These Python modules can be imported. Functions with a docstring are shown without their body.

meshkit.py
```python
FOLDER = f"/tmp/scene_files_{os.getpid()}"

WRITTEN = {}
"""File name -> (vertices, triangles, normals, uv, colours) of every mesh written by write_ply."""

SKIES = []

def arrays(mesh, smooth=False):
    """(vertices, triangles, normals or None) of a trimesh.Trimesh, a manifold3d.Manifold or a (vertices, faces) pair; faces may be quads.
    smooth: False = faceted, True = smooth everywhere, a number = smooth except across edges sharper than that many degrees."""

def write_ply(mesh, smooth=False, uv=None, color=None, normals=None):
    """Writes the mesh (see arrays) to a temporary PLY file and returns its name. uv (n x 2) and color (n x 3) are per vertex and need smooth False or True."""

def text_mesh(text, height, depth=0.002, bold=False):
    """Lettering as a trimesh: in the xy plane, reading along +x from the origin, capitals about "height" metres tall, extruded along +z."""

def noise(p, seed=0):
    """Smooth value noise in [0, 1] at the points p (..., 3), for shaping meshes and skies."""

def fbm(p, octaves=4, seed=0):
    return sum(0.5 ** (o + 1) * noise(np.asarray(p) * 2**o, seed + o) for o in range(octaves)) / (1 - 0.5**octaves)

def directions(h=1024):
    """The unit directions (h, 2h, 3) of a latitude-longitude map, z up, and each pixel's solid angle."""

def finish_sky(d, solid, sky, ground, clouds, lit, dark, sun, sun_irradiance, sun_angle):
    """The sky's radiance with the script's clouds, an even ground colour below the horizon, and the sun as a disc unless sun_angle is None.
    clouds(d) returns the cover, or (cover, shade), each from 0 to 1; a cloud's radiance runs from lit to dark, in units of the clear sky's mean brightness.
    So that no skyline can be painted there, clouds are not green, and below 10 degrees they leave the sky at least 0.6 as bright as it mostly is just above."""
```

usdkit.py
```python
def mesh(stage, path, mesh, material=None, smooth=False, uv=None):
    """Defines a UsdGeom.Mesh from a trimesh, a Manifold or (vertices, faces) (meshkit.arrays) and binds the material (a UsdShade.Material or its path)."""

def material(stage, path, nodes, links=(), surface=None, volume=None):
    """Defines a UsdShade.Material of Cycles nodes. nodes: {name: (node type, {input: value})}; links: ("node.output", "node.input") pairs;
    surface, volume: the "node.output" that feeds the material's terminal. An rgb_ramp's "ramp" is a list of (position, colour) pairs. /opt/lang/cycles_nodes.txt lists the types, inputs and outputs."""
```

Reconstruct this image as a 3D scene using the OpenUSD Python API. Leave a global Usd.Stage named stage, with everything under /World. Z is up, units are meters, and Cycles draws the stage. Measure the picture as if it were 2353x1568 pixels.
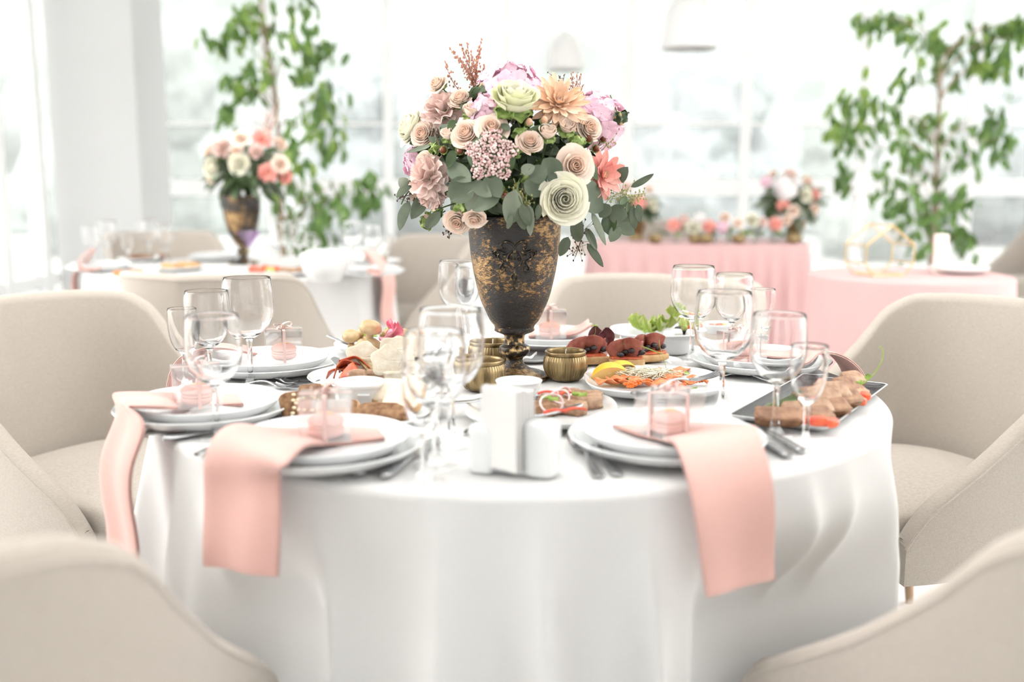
import math, random
import numpy as np, trimesh, manifold3d
import usdkit, meshkit
from pxr import Usd, UsdGeom, UsdLux, UsdShade, Gf, Sdf
from scipy.interpolate import PchipInterpolator, CubicSpline
PI = math.pi
stage = Usd.Stage.CreateInMemory()
UsdGeom.SetStageUpAxis(stage, 'Z'); UsdGeom.SetStageMetersPerUnit(stage, 1.0)
UsdGeom.Xform.Define(stage, '/World'); UsdGeom.Scope.Define(stage, '/World/Looks')

# ---------------------------------------------------------------- camera, sky, exposure
F = 2288.0; W, H = 2353, 1568
CAM = np.array([0.0, -1.888, 1.14]); TP = 0.159; PITCH = math.atan(TP)
cam = UsdGeom.Camera.Define(stage, '/World/camera')
cam.AddTranslateOp().Set(Gf.Vec3d(*CAM)); cam.AddRotateXOp().Set(90 - math.degrees(PITCH))
cam.CreateHorizontalApertureAttr(36.0); cam.CreateVerticalApertureAttr(36.0 * H / W)
cam.CreateFocalLengthAttr(36.0 * F / W); cam.CreateClippingRangeAttr(Gf.Vec2f(0.05, 500))
cam.CreateFStopAttr(1.7); cam.CreateFocusDistanceAttr(1.98)
cam.CreateExposureAttr(EXPOSURE := 1.55)
dome = UsdLux.DomeLight.Define(stage, '/World/overcast_sky')
dome.CreateIntensityAttr(1.0); dome.CreateColorAttr(Gf.Vec3f(1.0, 0.985, 0.962))

RX = np.array([1.0, 0, 0]); UP = np.array([0, math.sin(PITCH), math.cos(PITCH)]); FW = np.array([0, math.cos(PITCH), -math.sin(PITCH)])
def ray(px, py): return FW + RX * (px - W / 2) / F - UP * (py - H / 2) / F
TZ = 0.75                                             # table top
def at(px, py, z=TZ):                                 # the point at height z seen there in the photograph
    r = ray(px, py); return CAM + r * (z - CAM[2]) / r[2]
def aty(px, py, y):                                   # the point at distance y
    r = ray(px, py); return CAM + r * (y - CAM[1]) / r[1]
TC = np.array([0.016, 0.0]); TR = 0.675               # main table
def cyl(px, py, rad, c=TC):                           # the near side of an upright cylinder
    r = ray(px, py); o = CAM[:2] - c
    a, b, k = r[:2] @ r[:2], 2 * o @ r[:2], o @ o - rad * rad
    return CAM + r * (-b - math.sqrt(max(0, b * b - 4 * a * k))) / (2 * a)

# ---------------------------------------------------------------- prims
used = {}
def numbered(path):
    k = used.get(path, -1) + 1; used[path] = k
    return path if k == 0 else f'{path}_{k:03d}'
def tag(p, label=None, cat=None, group=None, kind=None):
    for k, v in (('label', label), ('category', cat), ('group', group), ('kind', kind)):
        if v: p.SetCustomDataByKey(k, v)
    return p
def place(x, loc=(0, 0, 0), rz=0.0, rot=None, s=1.0):
    x.AddTranslateOp().Set(Gf.Vec3d(*map(float, loc)))
    if rot is not None:
        q = trimesh.transformations.quaternion_from_matrix(rot)
        x.AddOrientOp().Set(Gf.Quatf(float(q[0]), float(q[1]), float(q[2]), float(q[3])))
    elif rz: x.AddRotateZOp().Set(math.degrees(rz))
    if s != 1.0: x.AddScaleOp().Set(Gf.Vec3f(s, s, s))
def thing(name, label, cat, loc=(0, 0, 0), rz=0.0, group=None, rot=None, s=1.0):
    x = UsdGeom.Xform.Define(stage, numbered('/World/' + name)); place(x, loc, rz, rot, s)
    return tag(x.GetPrim(), label, cat, group)
def part(name, mesh, m, parent, smooth=35, label=None, kind=None, base=None):
    p = usdkit.mesh(stage, numbered(f'{parent.GetPath()}/{name}'), mesh, m, smooth).GetPrim()
    return tag(p, label, kind=kind)
def solo(name, mesh, m, label=None, cat=None, group=None, kind=None, smooth=35, loc=None, rz=0.0):
    x = usdkit.mesh(stage, numbered('/World/' + name), mesh, m, smooth)
    if loc is not None: place(x, loc, rz)
    return tag(x.GetPrim(), label, cat, group, kind)
def struct(name, mesh, m, smooth=False): return solo(name, mesh, m, kind='structure', smooth=smooth)
def dup(root, label, loc, rz=0.0, group=None, rot=None, s=1.0, name=None, cat=None):
    x = UsdGeom.Xform.Define(stage, numbered('/World/' + (name or root.GetName().rstrip('0123456789').rstrip('_'))))
    place(x, loc, rz, rot, s)
    x.GetPrim().GetReferences().AddInternalReference(root.GetPath()); x.GetPrim().SetInstanceable(True)
    was = root.GetCustomData()
    return tag(x.GetPrim(), label or was['label'], cat or was['category'], group or was.get('group'))
def klass(name):                                      # a prototype that copies refer to, itself not in the scene
    return stage.CreateClassPrim('/' + name)
def dupc(proto, name, label, cat, loc, rz=0.0, group=None, rot=None, s=1.0):
    x = UsdGeom.Xform.Define(stage, numbered('/World/' + name)); place(x, loc, rz, rot, s)
    x.GetPrim().GetReferences().AddInternalReference(proto.GetPath()); x.GetPrim().SetInstanceable(True)
    return tag(x.GetPrim(), label, cat, group)

# ---------------------------------------------------------------- shapes: (vertices, triangles)
def tri(q): q = np.asarray(q); return np.vstack([q[:, [0, 1, 2]], q[:, [0, 2, 3]]]) if q.shape[1] == 4 else q
def cat(*ms):
    V, Fs, n = [], [], 0
    for v, f in ms: V.append(np.asarray(v, float)); Fs.append(tri(f) + n); n += len(v)
    return np.vstack(V), np.vstack(Fs)
def mv(m, t=(0, 0, 0), rz=0.0, rx=0.0, ry=0.0, s=1.0):
    v = np.asarray(m[0], float) * np.asarray(s)
    for a, (i, j) in ((rx, (1, 2)), (ry, (2, 0)), (rz, (0, 1))):
        if a:
            c, d = math.cos(a), math.sin(a); v = v.copy(); x, y = v[:, i].copy(), v[:, j].copy()
            v[:, i], v[:, j] = c * x - d * y, d * x + c * y
    return v + np.asarray(t, float), m[1]
def xf(m, M): return m[0] @ np.asarray(M)[:3, :3].T + np.asarray(M)[:3, 3], m[1]
def grid(P, cu=False, cv=False):
    P = np.asarray(P, float); a, b = P.shape[:2]
    i, j = np.meshgrid(np.arange(a if cu else a - 1), np.arange(b if cv else b - 1), indexing='ij')
    i2, j2 = (i + 1) % a, (j + 1) % b
    return P.reshape(-1, 3), tri(np.stack([i * b + j, i2 * b + j, i2 * b + j2, i * b + j2], -1).reshape(-1, 4))
def lathe(prof, n=40, a0=0.0, a1=2 * PI, fn=None):
    p = np.asarray(prof, float); full = abs(a1 - a0 - 2 * PI) < 1e-6
    t = np.linspace(a0, a1, n + (not full))[:n if full else n + 1]
    P = np.stack([np.outer(np.cos(t), p[:, 0]), np.outer(np.sin(t), p[:, 0]), np.tile(p[:, 1], (len(t), 1))], -1)
    if fn is not None: P = fn(P, t, p)
    return grid(P, cu=full)
def smooth_prof(pts, n=60):
    p = np.asarray(pts, float); s = np.r_[0, np.cumsum(np.hypot(*np.diff(p, axis=0).T))]
    q = np.linspace(0, s[-1], n); return np.stack([PchipInterpolator(s, p[:, k])(q) for k in (0, 1)], 1)
def spline(pts, n=30, closed=False):
    p = np.asarray(pts, float)
    if len(p) == 2: return p[0] + (p[1] - p[0]) * np.linspace(0, 1, n)[:, None]
    s = np.r_[0, np.cumsum(np.linalg.norm(np.diff(p, axis=0), axis=1))]
    return CubicSpline(s, p)(np.linspace(0, s[-1], n))
def tube(pts, r, sides=8, caps=True):
    p = np.asarray(pts, float); t = np.gradient(p, axis=0); t /= np.linalg.norm(t, axis=1, keepdims=True) + 1e-12
    n = np.cross(t[0], [0, 0, 1.0] if abs(t[0][2]) < .9 else [1.0, 0, 0]); n /= np.linalg.norm(n); N = []
    for k in range(len(p)):
        n = n - t[k] * (n @ t[k]); n /= np.linalg.norm(n) + 1e-12; N.append(n)
    N = np.array(N); B = np.cross(t, N); a = np.arange(sides) * 2 * PI / sides
    R = np.broadcast_to(np.asarray(r, float), (len(p),))[:, None, None]
    P = p[:, None] + R * (np.cos(a)[None, :, None] * N[:, None] + np.sin(a)[None, :, None] * B[:, None])
    v, f = grid(P, cv=True)
    if caps:
        m = len(v); v = np.vstack([v, p[:1], p[-1:]]); k = np.arange(sides); k2 = (k + 1) % sides; o = (len(p) - 1) * sides
        f = np.vstack([f, np.stack([k, np.full(sides, m), k2], 1), np.stack([o + k2, np.full(sides, m + 1), o + k], 1)])
    return v, f
def normals(P):
    u, v = np.gradient(P, axis=0), np.gradient(P, axis=1); n = np.cross(u, v)
    return n / (np.linalg.norm(n, axis=-1, keepdims=True) + 1e-12)
def sheet(P, t):                                      # a grid of points as a cloth of thickness t
    P = np.asarray(P, float); n = normals(P) * t / 2; a, b = P.shape[:2]
    v1, f1 = grid(P + n); v2, f2 = grid(P - n); m = len(v1)
    e = np.concatenate([np.arange(b), np.arange(1, a) * b + b - 1, (a - 1) * b + np.arange(b - 2, -1, -1), np.arange(a - 2, 0, -1) * b])
    e2 = np.roll(e, -1)
    return np.vstack([v1, v2]), np.vstack([f1, f2[:, ::-1] + m, tri(np.stack([e, e2, e2 + m, e + m], 1))])
def arr(m): v, f, _ = meshkit.arrays(m); return v, f
def box(sx, sy, sz, c=(0, 0, 0)): return arr(trimesh.creation.box((sx, sy, sz), trimesh.transformations.translation_matrix(c)))
def bx(x0, x1, y0, y1, z0, z1): return box(x1 - x0, y1 - y0, z1 - z0, ((x0 + x1) / 2, (y0 + y1) / 2, (z0 + z1) / 2))
def rbox(sx, sy, sz, r=.004, c=(0, 0, 0), seg=12):
    s = manifold3d.Manifold.sphere(r, seg); pts = [np.array([a, b, d]) for a in (-1, 1) for b in (-1, 1) for d in (-1, 1)]
    q = [s.translate(list((p * (np.array([sx, sy, sz]) / 2 - r) + c))) for p in pts]
    return arr(manifold3d.Manifold.batch_hull(q))
def ball(r=1.0, sub=2, s=(1, 1, 1), t=(0, 0, 0)):
    m = trimesh.creation.icosphere(sub, r); return np.array(m.vertices) * np.asarray(s) + t, np.array(m.faces)
def blob(r, seed, s=(1, 1, 1), amp=.25, freq=1.6, sub=2):
    v, f = ball(1.0, sub); d = meshkit.fbm(v * freq + seed * 7.31, 3, seed) - .5
    return v * (1 + 2 * amp * d)[:, None] * r * np.asarray(s), f
def look(d, roll=0.0):                                # rotation that turns +z to d
    d = np.asarray(d, float); d = d / np.linalg.norm(d); a = np.cross([0, 0, 1.0] if abs(d[2]) < .95 else [0, 1.0, 0], d); a /= np.linalg.norm(a)
    M = np.eye(4); M[:3, 0], M[:3, 1], M[:3, 2] = a, np.cross(d, a), d
    return M @ trimesh.transformations.rotation_matrix(roll, [0, 0, 1])

# ---------------------------------------------------------------- materials
def mat(name, col, rough=.5, col2=None, scale=20.0, bump=0.0, bscale=200.0, lo=.35, hi=.65, coords='object', stretch=None, dist=.002, trans=None, **kw):
    nodes = {'p': ('principled_bsdf', dict(base_color=col, roughness=rough, **kw))}; links = []; out = 'p.BSDF'
    if col2 is not None or bump:
        nodes['c'] = ('texture_coordinate', {}) if coords == 'object' else ('geometry', {}); src = 'c.object' if coords == 'object' else 'c.position'
        if stretch: nodes['m'] = ('mapping', {'scale': stretch}); links.append((src, 'm.vector')); src = 'm.vector'
    if col2 is not None:
        nodes['n'] = ('noise_texture', {'scale': scale, 'detail': 3.0}); nodes['r'] = ('rgb_ramp', {'ramp': [(lo, col), (hi, col2)]})
        links += [(src, 'n.vector'), ('n.fac', 'r.fac'), ('r.color', 'p.base_color')]
    if bump:
        nodes['bn'] = ('noise_texture', {'scale': bscale, 'detail': 2.0}); nodes['b'] = ('bump', {'strength': bump, 'distance': dist})
        links += [(src, 'bn.vector'), ('bn.fac', 'b.height'), ('b.normal', 'p.normal')]
    if trans:
        nodes['t'] = ('translucent_bsdf', {'color': col2 or col}); nodes['x'] = ('mix_closure', {'fac': trans}); links += [('p.BSDF', 'x.closure1'), ('t.BSDF', 'x.closure2')]
        if col2 is not None: links.append(('r.color', 't.color'))
        out = 'x.closure'
    return usdkit.material(stage, '/World/Looks/' + name, nodes, links, surface=out)
def pane(name, veil=0.0, tint=(1, 1, 1), ior=.05, rough=0.0):
    nodes = {'t': ('transparent_bsdf', {'color': tint}), 'g': ('glossy_bsdf', {'color': (1, 1, 1), 'roughness': rough}), 'x': ('mix_closure', {'fac': ior})}
    links = [('t.BSDF', 'x.closure1'), ('g.BSDF', 'x.closure2')]; out = 'x.closure'
    if veil:
        nodes.update({'v': ('translucent_bsdf', {'color': (.96, .97, .97)}), 'y': ('mix_closure', {'fac': veil})}); links += [('x.closure', 'y.closure1'), ('v.BSDF', 'y.closure2')]; out = 'y.closure'
    return usdkit.material(stage, '/World/Looks/' + name, nodes, links, surface=out)
def fabric(name, c1, c2, scale=900.0, bump=.25, trans=None):    # woven cloth: two crossed sets of threads
    nodes = {'c': ('texture_coordinate', {}), 'a': ('mapping', {'scale': (1, 1, 14)}), 'd': ('mapping', {'scale': (14, 14, 1)}),
             'n1': ('noise_texture', {'scale': scale * .12, 'detail': 3.0}), 'n2': ('noise_texture', {'scale': scale * .12, 'detail': 3.0}), 'k': ('math', {'math_type': 'multiply_add', 'value2': .5}),
             'h': ('math', {'math_type': 'multiply', 'value2': .5}), 'r': ('rgb_ramp', {'ramp': [(.38, c1), (.62, c2)]}),
             'b': ('bump', {'strength': bump, 'distance': .001}), 'p': ('principled_bsdf', {'roughness': .9, 'sheen_weight': .15, 'specular_ior_level': .2})}
    links = [('c.object', 'a.vector'), ('c.object', 'd.vector'), ('a.vector', 'n1.vector'), ('d.vector', 'n2.vector'), ('n2.fac', 'h.value1'), ('n1.fac', 'k.value1'), ('h.value', 'k.value3'),
             ('k.value', 'r.fac'), ('r.color', 'p.base_color'), ('k.value', 'b.height'), ('b.normal', 'p.normal')]; out = 'p.BSDF'
    if trans:
        nodes.update({'t': ('translucent_bsdf', {'color': c2}), 'x': ('mix_closure', {'fac': trans})}); links += [('p.BSDF', 'x.closure1'), ('t.BSDF', 'x.closure2')]; out = 'x.closure'
    return usdkit.material(stage, '/World/Looks/' + name, nodes, links, surface=out)

WHITE = mat('white_paint', (.78, .78, .775), .6)
CEIL = mat('ceiling_paint', (.88, .88, .875), .8)
FLOORM = mat('pale_floor', (.66, .66, .65), .25, col2=(.72, .72, .71), scale=3.0, coords='position')
CLOTH = fabric('white_tablecloth', (.56, .552, .54), (.62, .612, .60), 2500, .12)
PINK = fabric('pink_napkin_cloth', (.56, .33, .29), (.63, .395, .35), 1800, .2)
PINKT = fabric('pink_tablecloth', (.60, .365, .355), (.66, .43, .42), 1500, .1, trans=.12)
LINEN = fabric('linen_upholstery', (.35, .303, .258), (.44, .398, .352), 1100, .35)
WOOD = mat('pale_oak', (.45, .30, .19), .5, col2=(.34, .22, .13), scale=30, stretch=(1, 1, .1))
CERAM = mat('white_porcelain', (.70, .71, .71), .12, coat_weight=.4)
STEEL = mat('polished_steel', (.40, .40, .41), .2, metallic=1.0)
GLASS = usdkit.material(stage, '/World/Looks/clear_glass', {'p': ('principled_bsdf', dict(base_color=(1, 1, 1), roughness=0.0, transmission_weight=1.0, ior=1.32))}, [], surface='p.BSDF')
PANE = pane('window_film', .06, tint=(.575, .58, .585)); PANEC = pane('side_window_film', .05, tint=(.93, .935, .94))
THING = pane('thin_glass', .0, ior=.12)
ACRYL = pane('clear_acrylic', .05, ior=.12)

# ---------------------------------------------------------------- the room
XL, XR, YB, YF, ZC = -3.3, 5.2, 6.75, -7.5, 3.4
struct('floor', bx(XL - .3, XR + .3, YF - .2, YB + .3, -.1, 0), FLOORM)
struct('ceiling', cat(bx(XL - .3, XR + .3, YF - .2, -1.2, ZC, ZC + .15), bx(XL - .3, XR + .3, 2.0, YB + .3, ZC, ZC + .15)), CEIL)
ROOF = mat('white_roof_membrane', (.9, .9, .895), .9, trans=.62)
struct('roof', bx(XL - .3, XR + .3, -1.2, 2.0, ZC + .02, ZC + .025), ROOF)
struct('column', bx(-3.27, -2.655, 5.32, 5.95, 0, ZC), mat('grey_plaster', (.55, .55, .545), .8))
def glass_wall(n, a, b, posts, rails, w=.07, film=None):   # a window wall from a to b: posts, rails, and one pane in each bay
    a, b = np.array(a, float), np.array(b, float); d = b - a; L = np.hypot(*d); ang = math.atan2(d[1], d[0])
    wn = struct(f'window_{n}', mv(cat(bx(0, L, -.045, .045, 0, .08), bx(0, L, -.045, .045, ZC - .12, ZC)), (*a, 0), ang), WHITE)
    for s in posts: part('post', mv(bx(s - w / 2, s + w / 2, -.05, .05, .08, ZC - .12), (*a, 0), ang), WHITE, wn, False)
    for z0, z1 in rails: part('rail', mv(bx(0, L, -.035, .035, z0, z1), (*a, 0), ang), WHITE, wn, False)
    e = [0] + list(posts) + [L]; zs = [.08] + [z for r in rails for z in r] + [ZC - .12]
    for s0, s1 in zip(e[:-1], e[1:]):
        if s1 - s0 < .1: continue
        for z0, z1 in zip(zs[::2], zs[1::2]): part('pane', mv(bx(s0, s1, -.004, .004, z0, z1), (*a, 0), ang), film if film and (s0 + s1) / 2 < 3.7 else PANE, wn, False)
XP = [-2.07, -1.05, -.04, .985, 1.98, 2.97, 3.9, 4.85]
glass_wall(1, (XL, YB), (XR, YB), [x - XL for x in XP], [(1.03, 1.17), (1.62, 1.645)])
glass_wall(2, (XL, -1.3), (XL, YB), [1.0, 2.3, 3.6, 4.9, 5.85, 6.4], [(.42, .5)], .09, PANEC)
glass_wall(3, (XR, -1.3), (XR, YB), [1.0, 2.3, 3.6, 4.9, 6.2, 7.2], [(1.03, 1.17)], .07, PANEC)
struct('wall_left', bx(XL - .1, XL + .1, YF, -1.3, 0, ZC), WHITE); struct('wall_right', bx(XR - .1, XR + .1, YF, -1.3, 0, ZC), WHITE)
glass_wall(4, (XL, YF), (XR, YF), [1.4, 2.8, 4.2, 5.6, 7.0], [(.5, .56)], .06)

# ---------------------------------------------------------------- outside
GROUND = mat('pale_paving', (.5, .5, .48), .9, col2=(.44, .45, .42), scale=.4, coords='position')
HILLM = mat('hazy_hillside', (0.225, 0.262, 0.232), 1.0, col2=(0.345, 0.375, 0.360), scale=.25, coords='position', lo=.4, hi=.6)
struct('ground', cat(bx(-60, 60, YB + .3, 70, -.3, -.1), bx(-60, XL - .3, -40, YB + .3, -.3, -.1), bx(XR + .3, 60, -40, YB + .3, -.3, -.1)), GROUND)
gx, gy = np.meshgrid(np.linspace(-60, 60, 61), np.linspace(22, 70, 25), indexing='ij')
hz = (gy - 22) / 48 * 24 * (.55 + meshkit.fbm(np.stack([gx * .06, gy * .06, gx * 0], -1), 4, 5)) - .12
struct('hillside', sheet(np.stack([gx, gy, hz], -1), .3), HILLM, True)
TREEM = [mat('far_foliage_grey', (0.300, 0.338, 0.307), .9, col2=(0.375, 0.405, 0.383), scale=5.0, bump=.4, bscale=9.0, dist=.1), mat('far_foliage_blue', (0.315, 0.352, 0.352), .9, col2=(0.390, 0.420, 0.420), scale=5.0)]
rng = random.Random(11)
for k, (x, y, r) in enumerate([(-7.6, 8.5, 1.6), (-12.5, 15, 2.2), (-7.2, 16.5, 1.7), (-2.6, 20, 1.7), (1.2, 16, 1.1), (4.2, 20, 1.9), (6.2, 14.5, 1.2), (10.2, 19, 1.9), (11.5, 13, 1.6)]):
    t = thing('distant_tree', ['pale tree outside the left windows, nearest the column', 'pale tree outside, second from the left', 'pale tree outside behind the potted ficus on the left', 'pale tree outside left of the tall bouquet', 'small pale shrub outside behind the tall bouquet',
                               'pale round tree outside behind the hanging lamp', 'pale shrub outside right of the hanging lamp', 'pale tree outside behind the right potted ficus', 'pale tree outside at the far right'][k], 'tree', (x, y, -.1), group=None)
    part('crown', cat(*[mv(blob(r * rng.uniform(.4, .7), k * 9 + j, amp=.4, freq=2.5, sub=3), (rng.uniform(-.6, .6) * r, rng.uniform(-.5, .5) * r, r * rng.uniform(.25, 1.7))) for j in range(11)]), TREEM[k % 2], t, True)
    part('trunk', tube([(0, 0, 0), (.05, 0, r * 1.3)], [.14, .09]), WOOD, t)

# ---------------------------------------------------------------- table cloths
def skirt(R, top, bottom, folds, amp, flare, seed, edge=.012, n=540, rows=38, dents=(), c=(0, 0)):
    th = np.linspace(0, 2 * PI, n, endpoint=False); g = np.random.default_rng(seed)
    ang = np.linspace(0, 2 * PI, folds, endpoint=False) + g.uniform(-.3, .3, folds) * 2 * PI / folds
    w = np.zeros(n)
    for a in ang:
        d = np.abs((th - a + PI) % (2 * PI) - PI) / (2 * PI / folds)
        d = d / g.uniform(.7, 1.3); w += g.uniform(.4, 1.25) * np.exp(-(d / .22) ** 1.3)
    w -= w.mean()
    prof = [(R * q, top) for q in np.linspace(.0, .97, 14)] + [(R - edge * (1 - math.sin(a)), top - edge * (1 - math.cos(a))) for a in np.linspace(.15, PI / 2, 6)]
    rr = [np.full(n, r) for r, _ in prof]; zz = [z for _, z in prof]
    for t in np.linspace(0, 1, rows)[1:]:
        lean = .018 * t * np.sin(th * 3 + seed)        # folds drift sideways as they fall
        ws = np.interp((th + lean) % (2 * PI), np.r_[th, 2 * PI], np.r_[w, w[0]])
        rr.append(R + flare * t + amp * ws * min(1, t * 1.7)); zz.append(top - edge - (top - edge - bottom) * t)
    rr, zz = np.array(rr), np.array(zz); lim = np.full(n, 9.0)
    for x, y, a in dents:                             # chairs pushed against the cloth
        a = math.radians(a - 90); q = np.linspace(.3, R + .2, 120)[:, None]; X, Y = c[0] + q * np.cos(th) - x, c[1] + q * np.sin(th) - y
        hit = (np.abs(math.cos(a) * X + math.sin(a) * Y) < .33) & (-math.sin(a) * X + math.cos(a) * Y < .31); lim = np.minimum(lim, np.where(hit.any(0), q[hit.argmax(0), 0] - .012, 9.0))
    if dents:
        lim = np.minimum(lim, R + .12); k = np.exp(-np.linspace(-2, 2, 25) ** 2); k /= k.sum(); lo = np.minimum.reduce([np.roll(lim, j) for j in range(-8, 9)]); lim = np.convolve(np.r_[lo[-12:], lo, lo[:12]], k, 'valid')
        s_ = np.clip((.68 - zz) / .17, 0, 1); s_ = s_ * s_ * (3 - 2 * s_); rr = np.where(rr > lim[None], rr + (lim[None] - rr) * s_[:, None], rr)
    return np.stack([rr * np.cos(th), rr * np.sin(th), np.repeat(zz[:, None], n, 1)], -1)
def round_table(name, label, tlabel, c, R, clothmat, seed, folds=17, amp=.03, flare=.05, cloth_label=None, group=None, dents=()):
    t = thing(name, tlabel, 'table', (*c, 0))
    part('tabletop', lathe([(0, TZ - .03), (R - .014, TZ - .03), (R - .008, TZ - .02), (R - .012, TZ - .006), (0, TZ - .006)], 60), WOOD, t)
    part('pedestal', lathe([(0, .0), (.26, 0), (.25, .03), (.05, .06), (.045, .68), (.2, TZ - .03), (0, TZ - .03)], 24), STEEL, t)
    P = skirt(R, TZ - .002, .03, folds, amp, flare, seed, dents=dents, c=c) + np.array([*c, 0]); v, f = grid(P, cv=True)
    return solo('tablecloth', (v, f[:, ::-1]), clothmat, cloth_label, 'tablecloth', smooth=True)
CH = [(-.97, .45, -27, 'linen tub chair with pink napkin hanging before it, at the left of the front table'),
    (.93, .39, 199, 'linen tub chair behind the black tray, at the right of the front table'), (.36, .90, 250, 'linen tub chair at the back of the front table, behind the white salad bowl'),
    (-.654, -.812, 85, 'linen tub chair seen from behind in the bottom left corner'), (.69, -.70, 113, 'linen tub chair with its arm sweeping through the bottom right corner'),
    (-.97, 1.66, 78, 'linen tub chair seen from behind before the second round table'), (-.58, 3.42, 225, 'linen tub chair at the right of the second round table'),
    (-1.95, 3.82, -58, 'linen tub chair behind the second round table'),
    (-1.68, .98, 75, 'linen tub chair cut off by the left picture edge'), (3.75, 5.2, 200, 'linen tub chair beyond the pink round table at the right edge')]
round_table('round_table', None, 'round banquet table hidden under the white cloth in the foreground', TC, TR, CLOTH, 3, 25, .115, .03, 'white cloth draped to the floor over the front round table', dents=[q[:3] for q in CH[:5]])
T2 = np.array([-1.26, 2.80]); round_table('round_table', None, 'round banquet table under white cloth behind at the left', T2, .70, CLOTH, 8, 21, .05, .035, 'white cloth over the second round table at the left', dents=[q[:3] for q in CH[5:9]])
T3 = np.array([1.72, 2.42]); round_table('round_table', None, 'small round table under pink cloth at the right', T3, .42, PINKT, 5, 19, .04, .05, 'pink cloth over the small round table with the lantern')
# long pink table at the back
A0, A1 = aty(1372, 562, 4.52)[0], aty(1862, 562, 4.52)[0]; AY0, AY1 = 4.52, 5.15
t = thing('gift_table', 'rectangular table under pink cloth at the back', 'table', ((A0 + A1) / 2, (AY0 + AY1) / 2, 0))
part('tabletop', box(A1 - A0 - .03, AY1 - AY0 - .03, .03, (0, 0, TZ - .02)), WOOD, t, False)
for sx in (-1, 1):
    for sy in (-1, 1): part('leg', box(.04, .04, TZ - .035, (sx * (A1 - A0 - .12) / 2, sy * .25, (TZ - .035) / 2)), STEEL, t, False)
def rect_skirt(x0, x1, y0, y1, top, seed, r=.05, n=360, amp=.018, wav=34):
    g = np.random.default_rng(seed); c = []
    for cx, cy, a in ((x1 - r, y1 - r, 0), (x0 + r, y1 - r, PI / 2), (x0 + r, y0 + r, PI), (x1 - r, y0 + r, 1.5 * PI)):
        c += [(cx + r * math.cos(a + q), cy + r * math.sin(a + q)) for q in np.linspace(0, PI / 2, 8)]
    c = np.array(c + c[:1]); s = np.r_[0, np.cumsum(np.hypot(*np.diff(c, axis=0).T))]; q = np.linspace(0, s[-1], n, endpoint=False)
    p = np.stack([np.interp(q, s, c[:, k]) for k in (0, 1)], 1); tg = np.roll(p, -1, 0) - np.roll(p, 1, 0); nn = np.stack([tg[:, 1], -tg[:, 0]], 1); nn /= np.linalg.norm(nn, axis=1, keepdims=True)
    w = np.sin(q / s[-1] * 2 * PI * wav + 1.3 * np.sin(q * 5 + seed)) * g.uniform(.6, 1.2); ctr = p.mean(0)
    rows = [np.c_[ctr + (p - ctr) * k, np.full(n, top)] for k in (0.02, .5, .99)] + [np.c_[p + nn * .006, np.full(n, top - .006)]]
    for t in np.linspace(.05, 1, 22): rows.append(np.c_[p + nn * (.008 + .05 * t + amp * (w * min(1, 2.5 * t) + .5 * t))[:, None], np.full(n, top - .006 - (top - .04) * t)])
    return grid(np.array(rows), cv=True)
v, f = rect_skirt(A0, A1, AY0, AY1, TZ, 4); solo('tablecloth', (v, f[:, ::-1]), PINKT, 'pink gathered cloth over the long table at the back', 'tablecloth', smooth=True)

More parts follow.
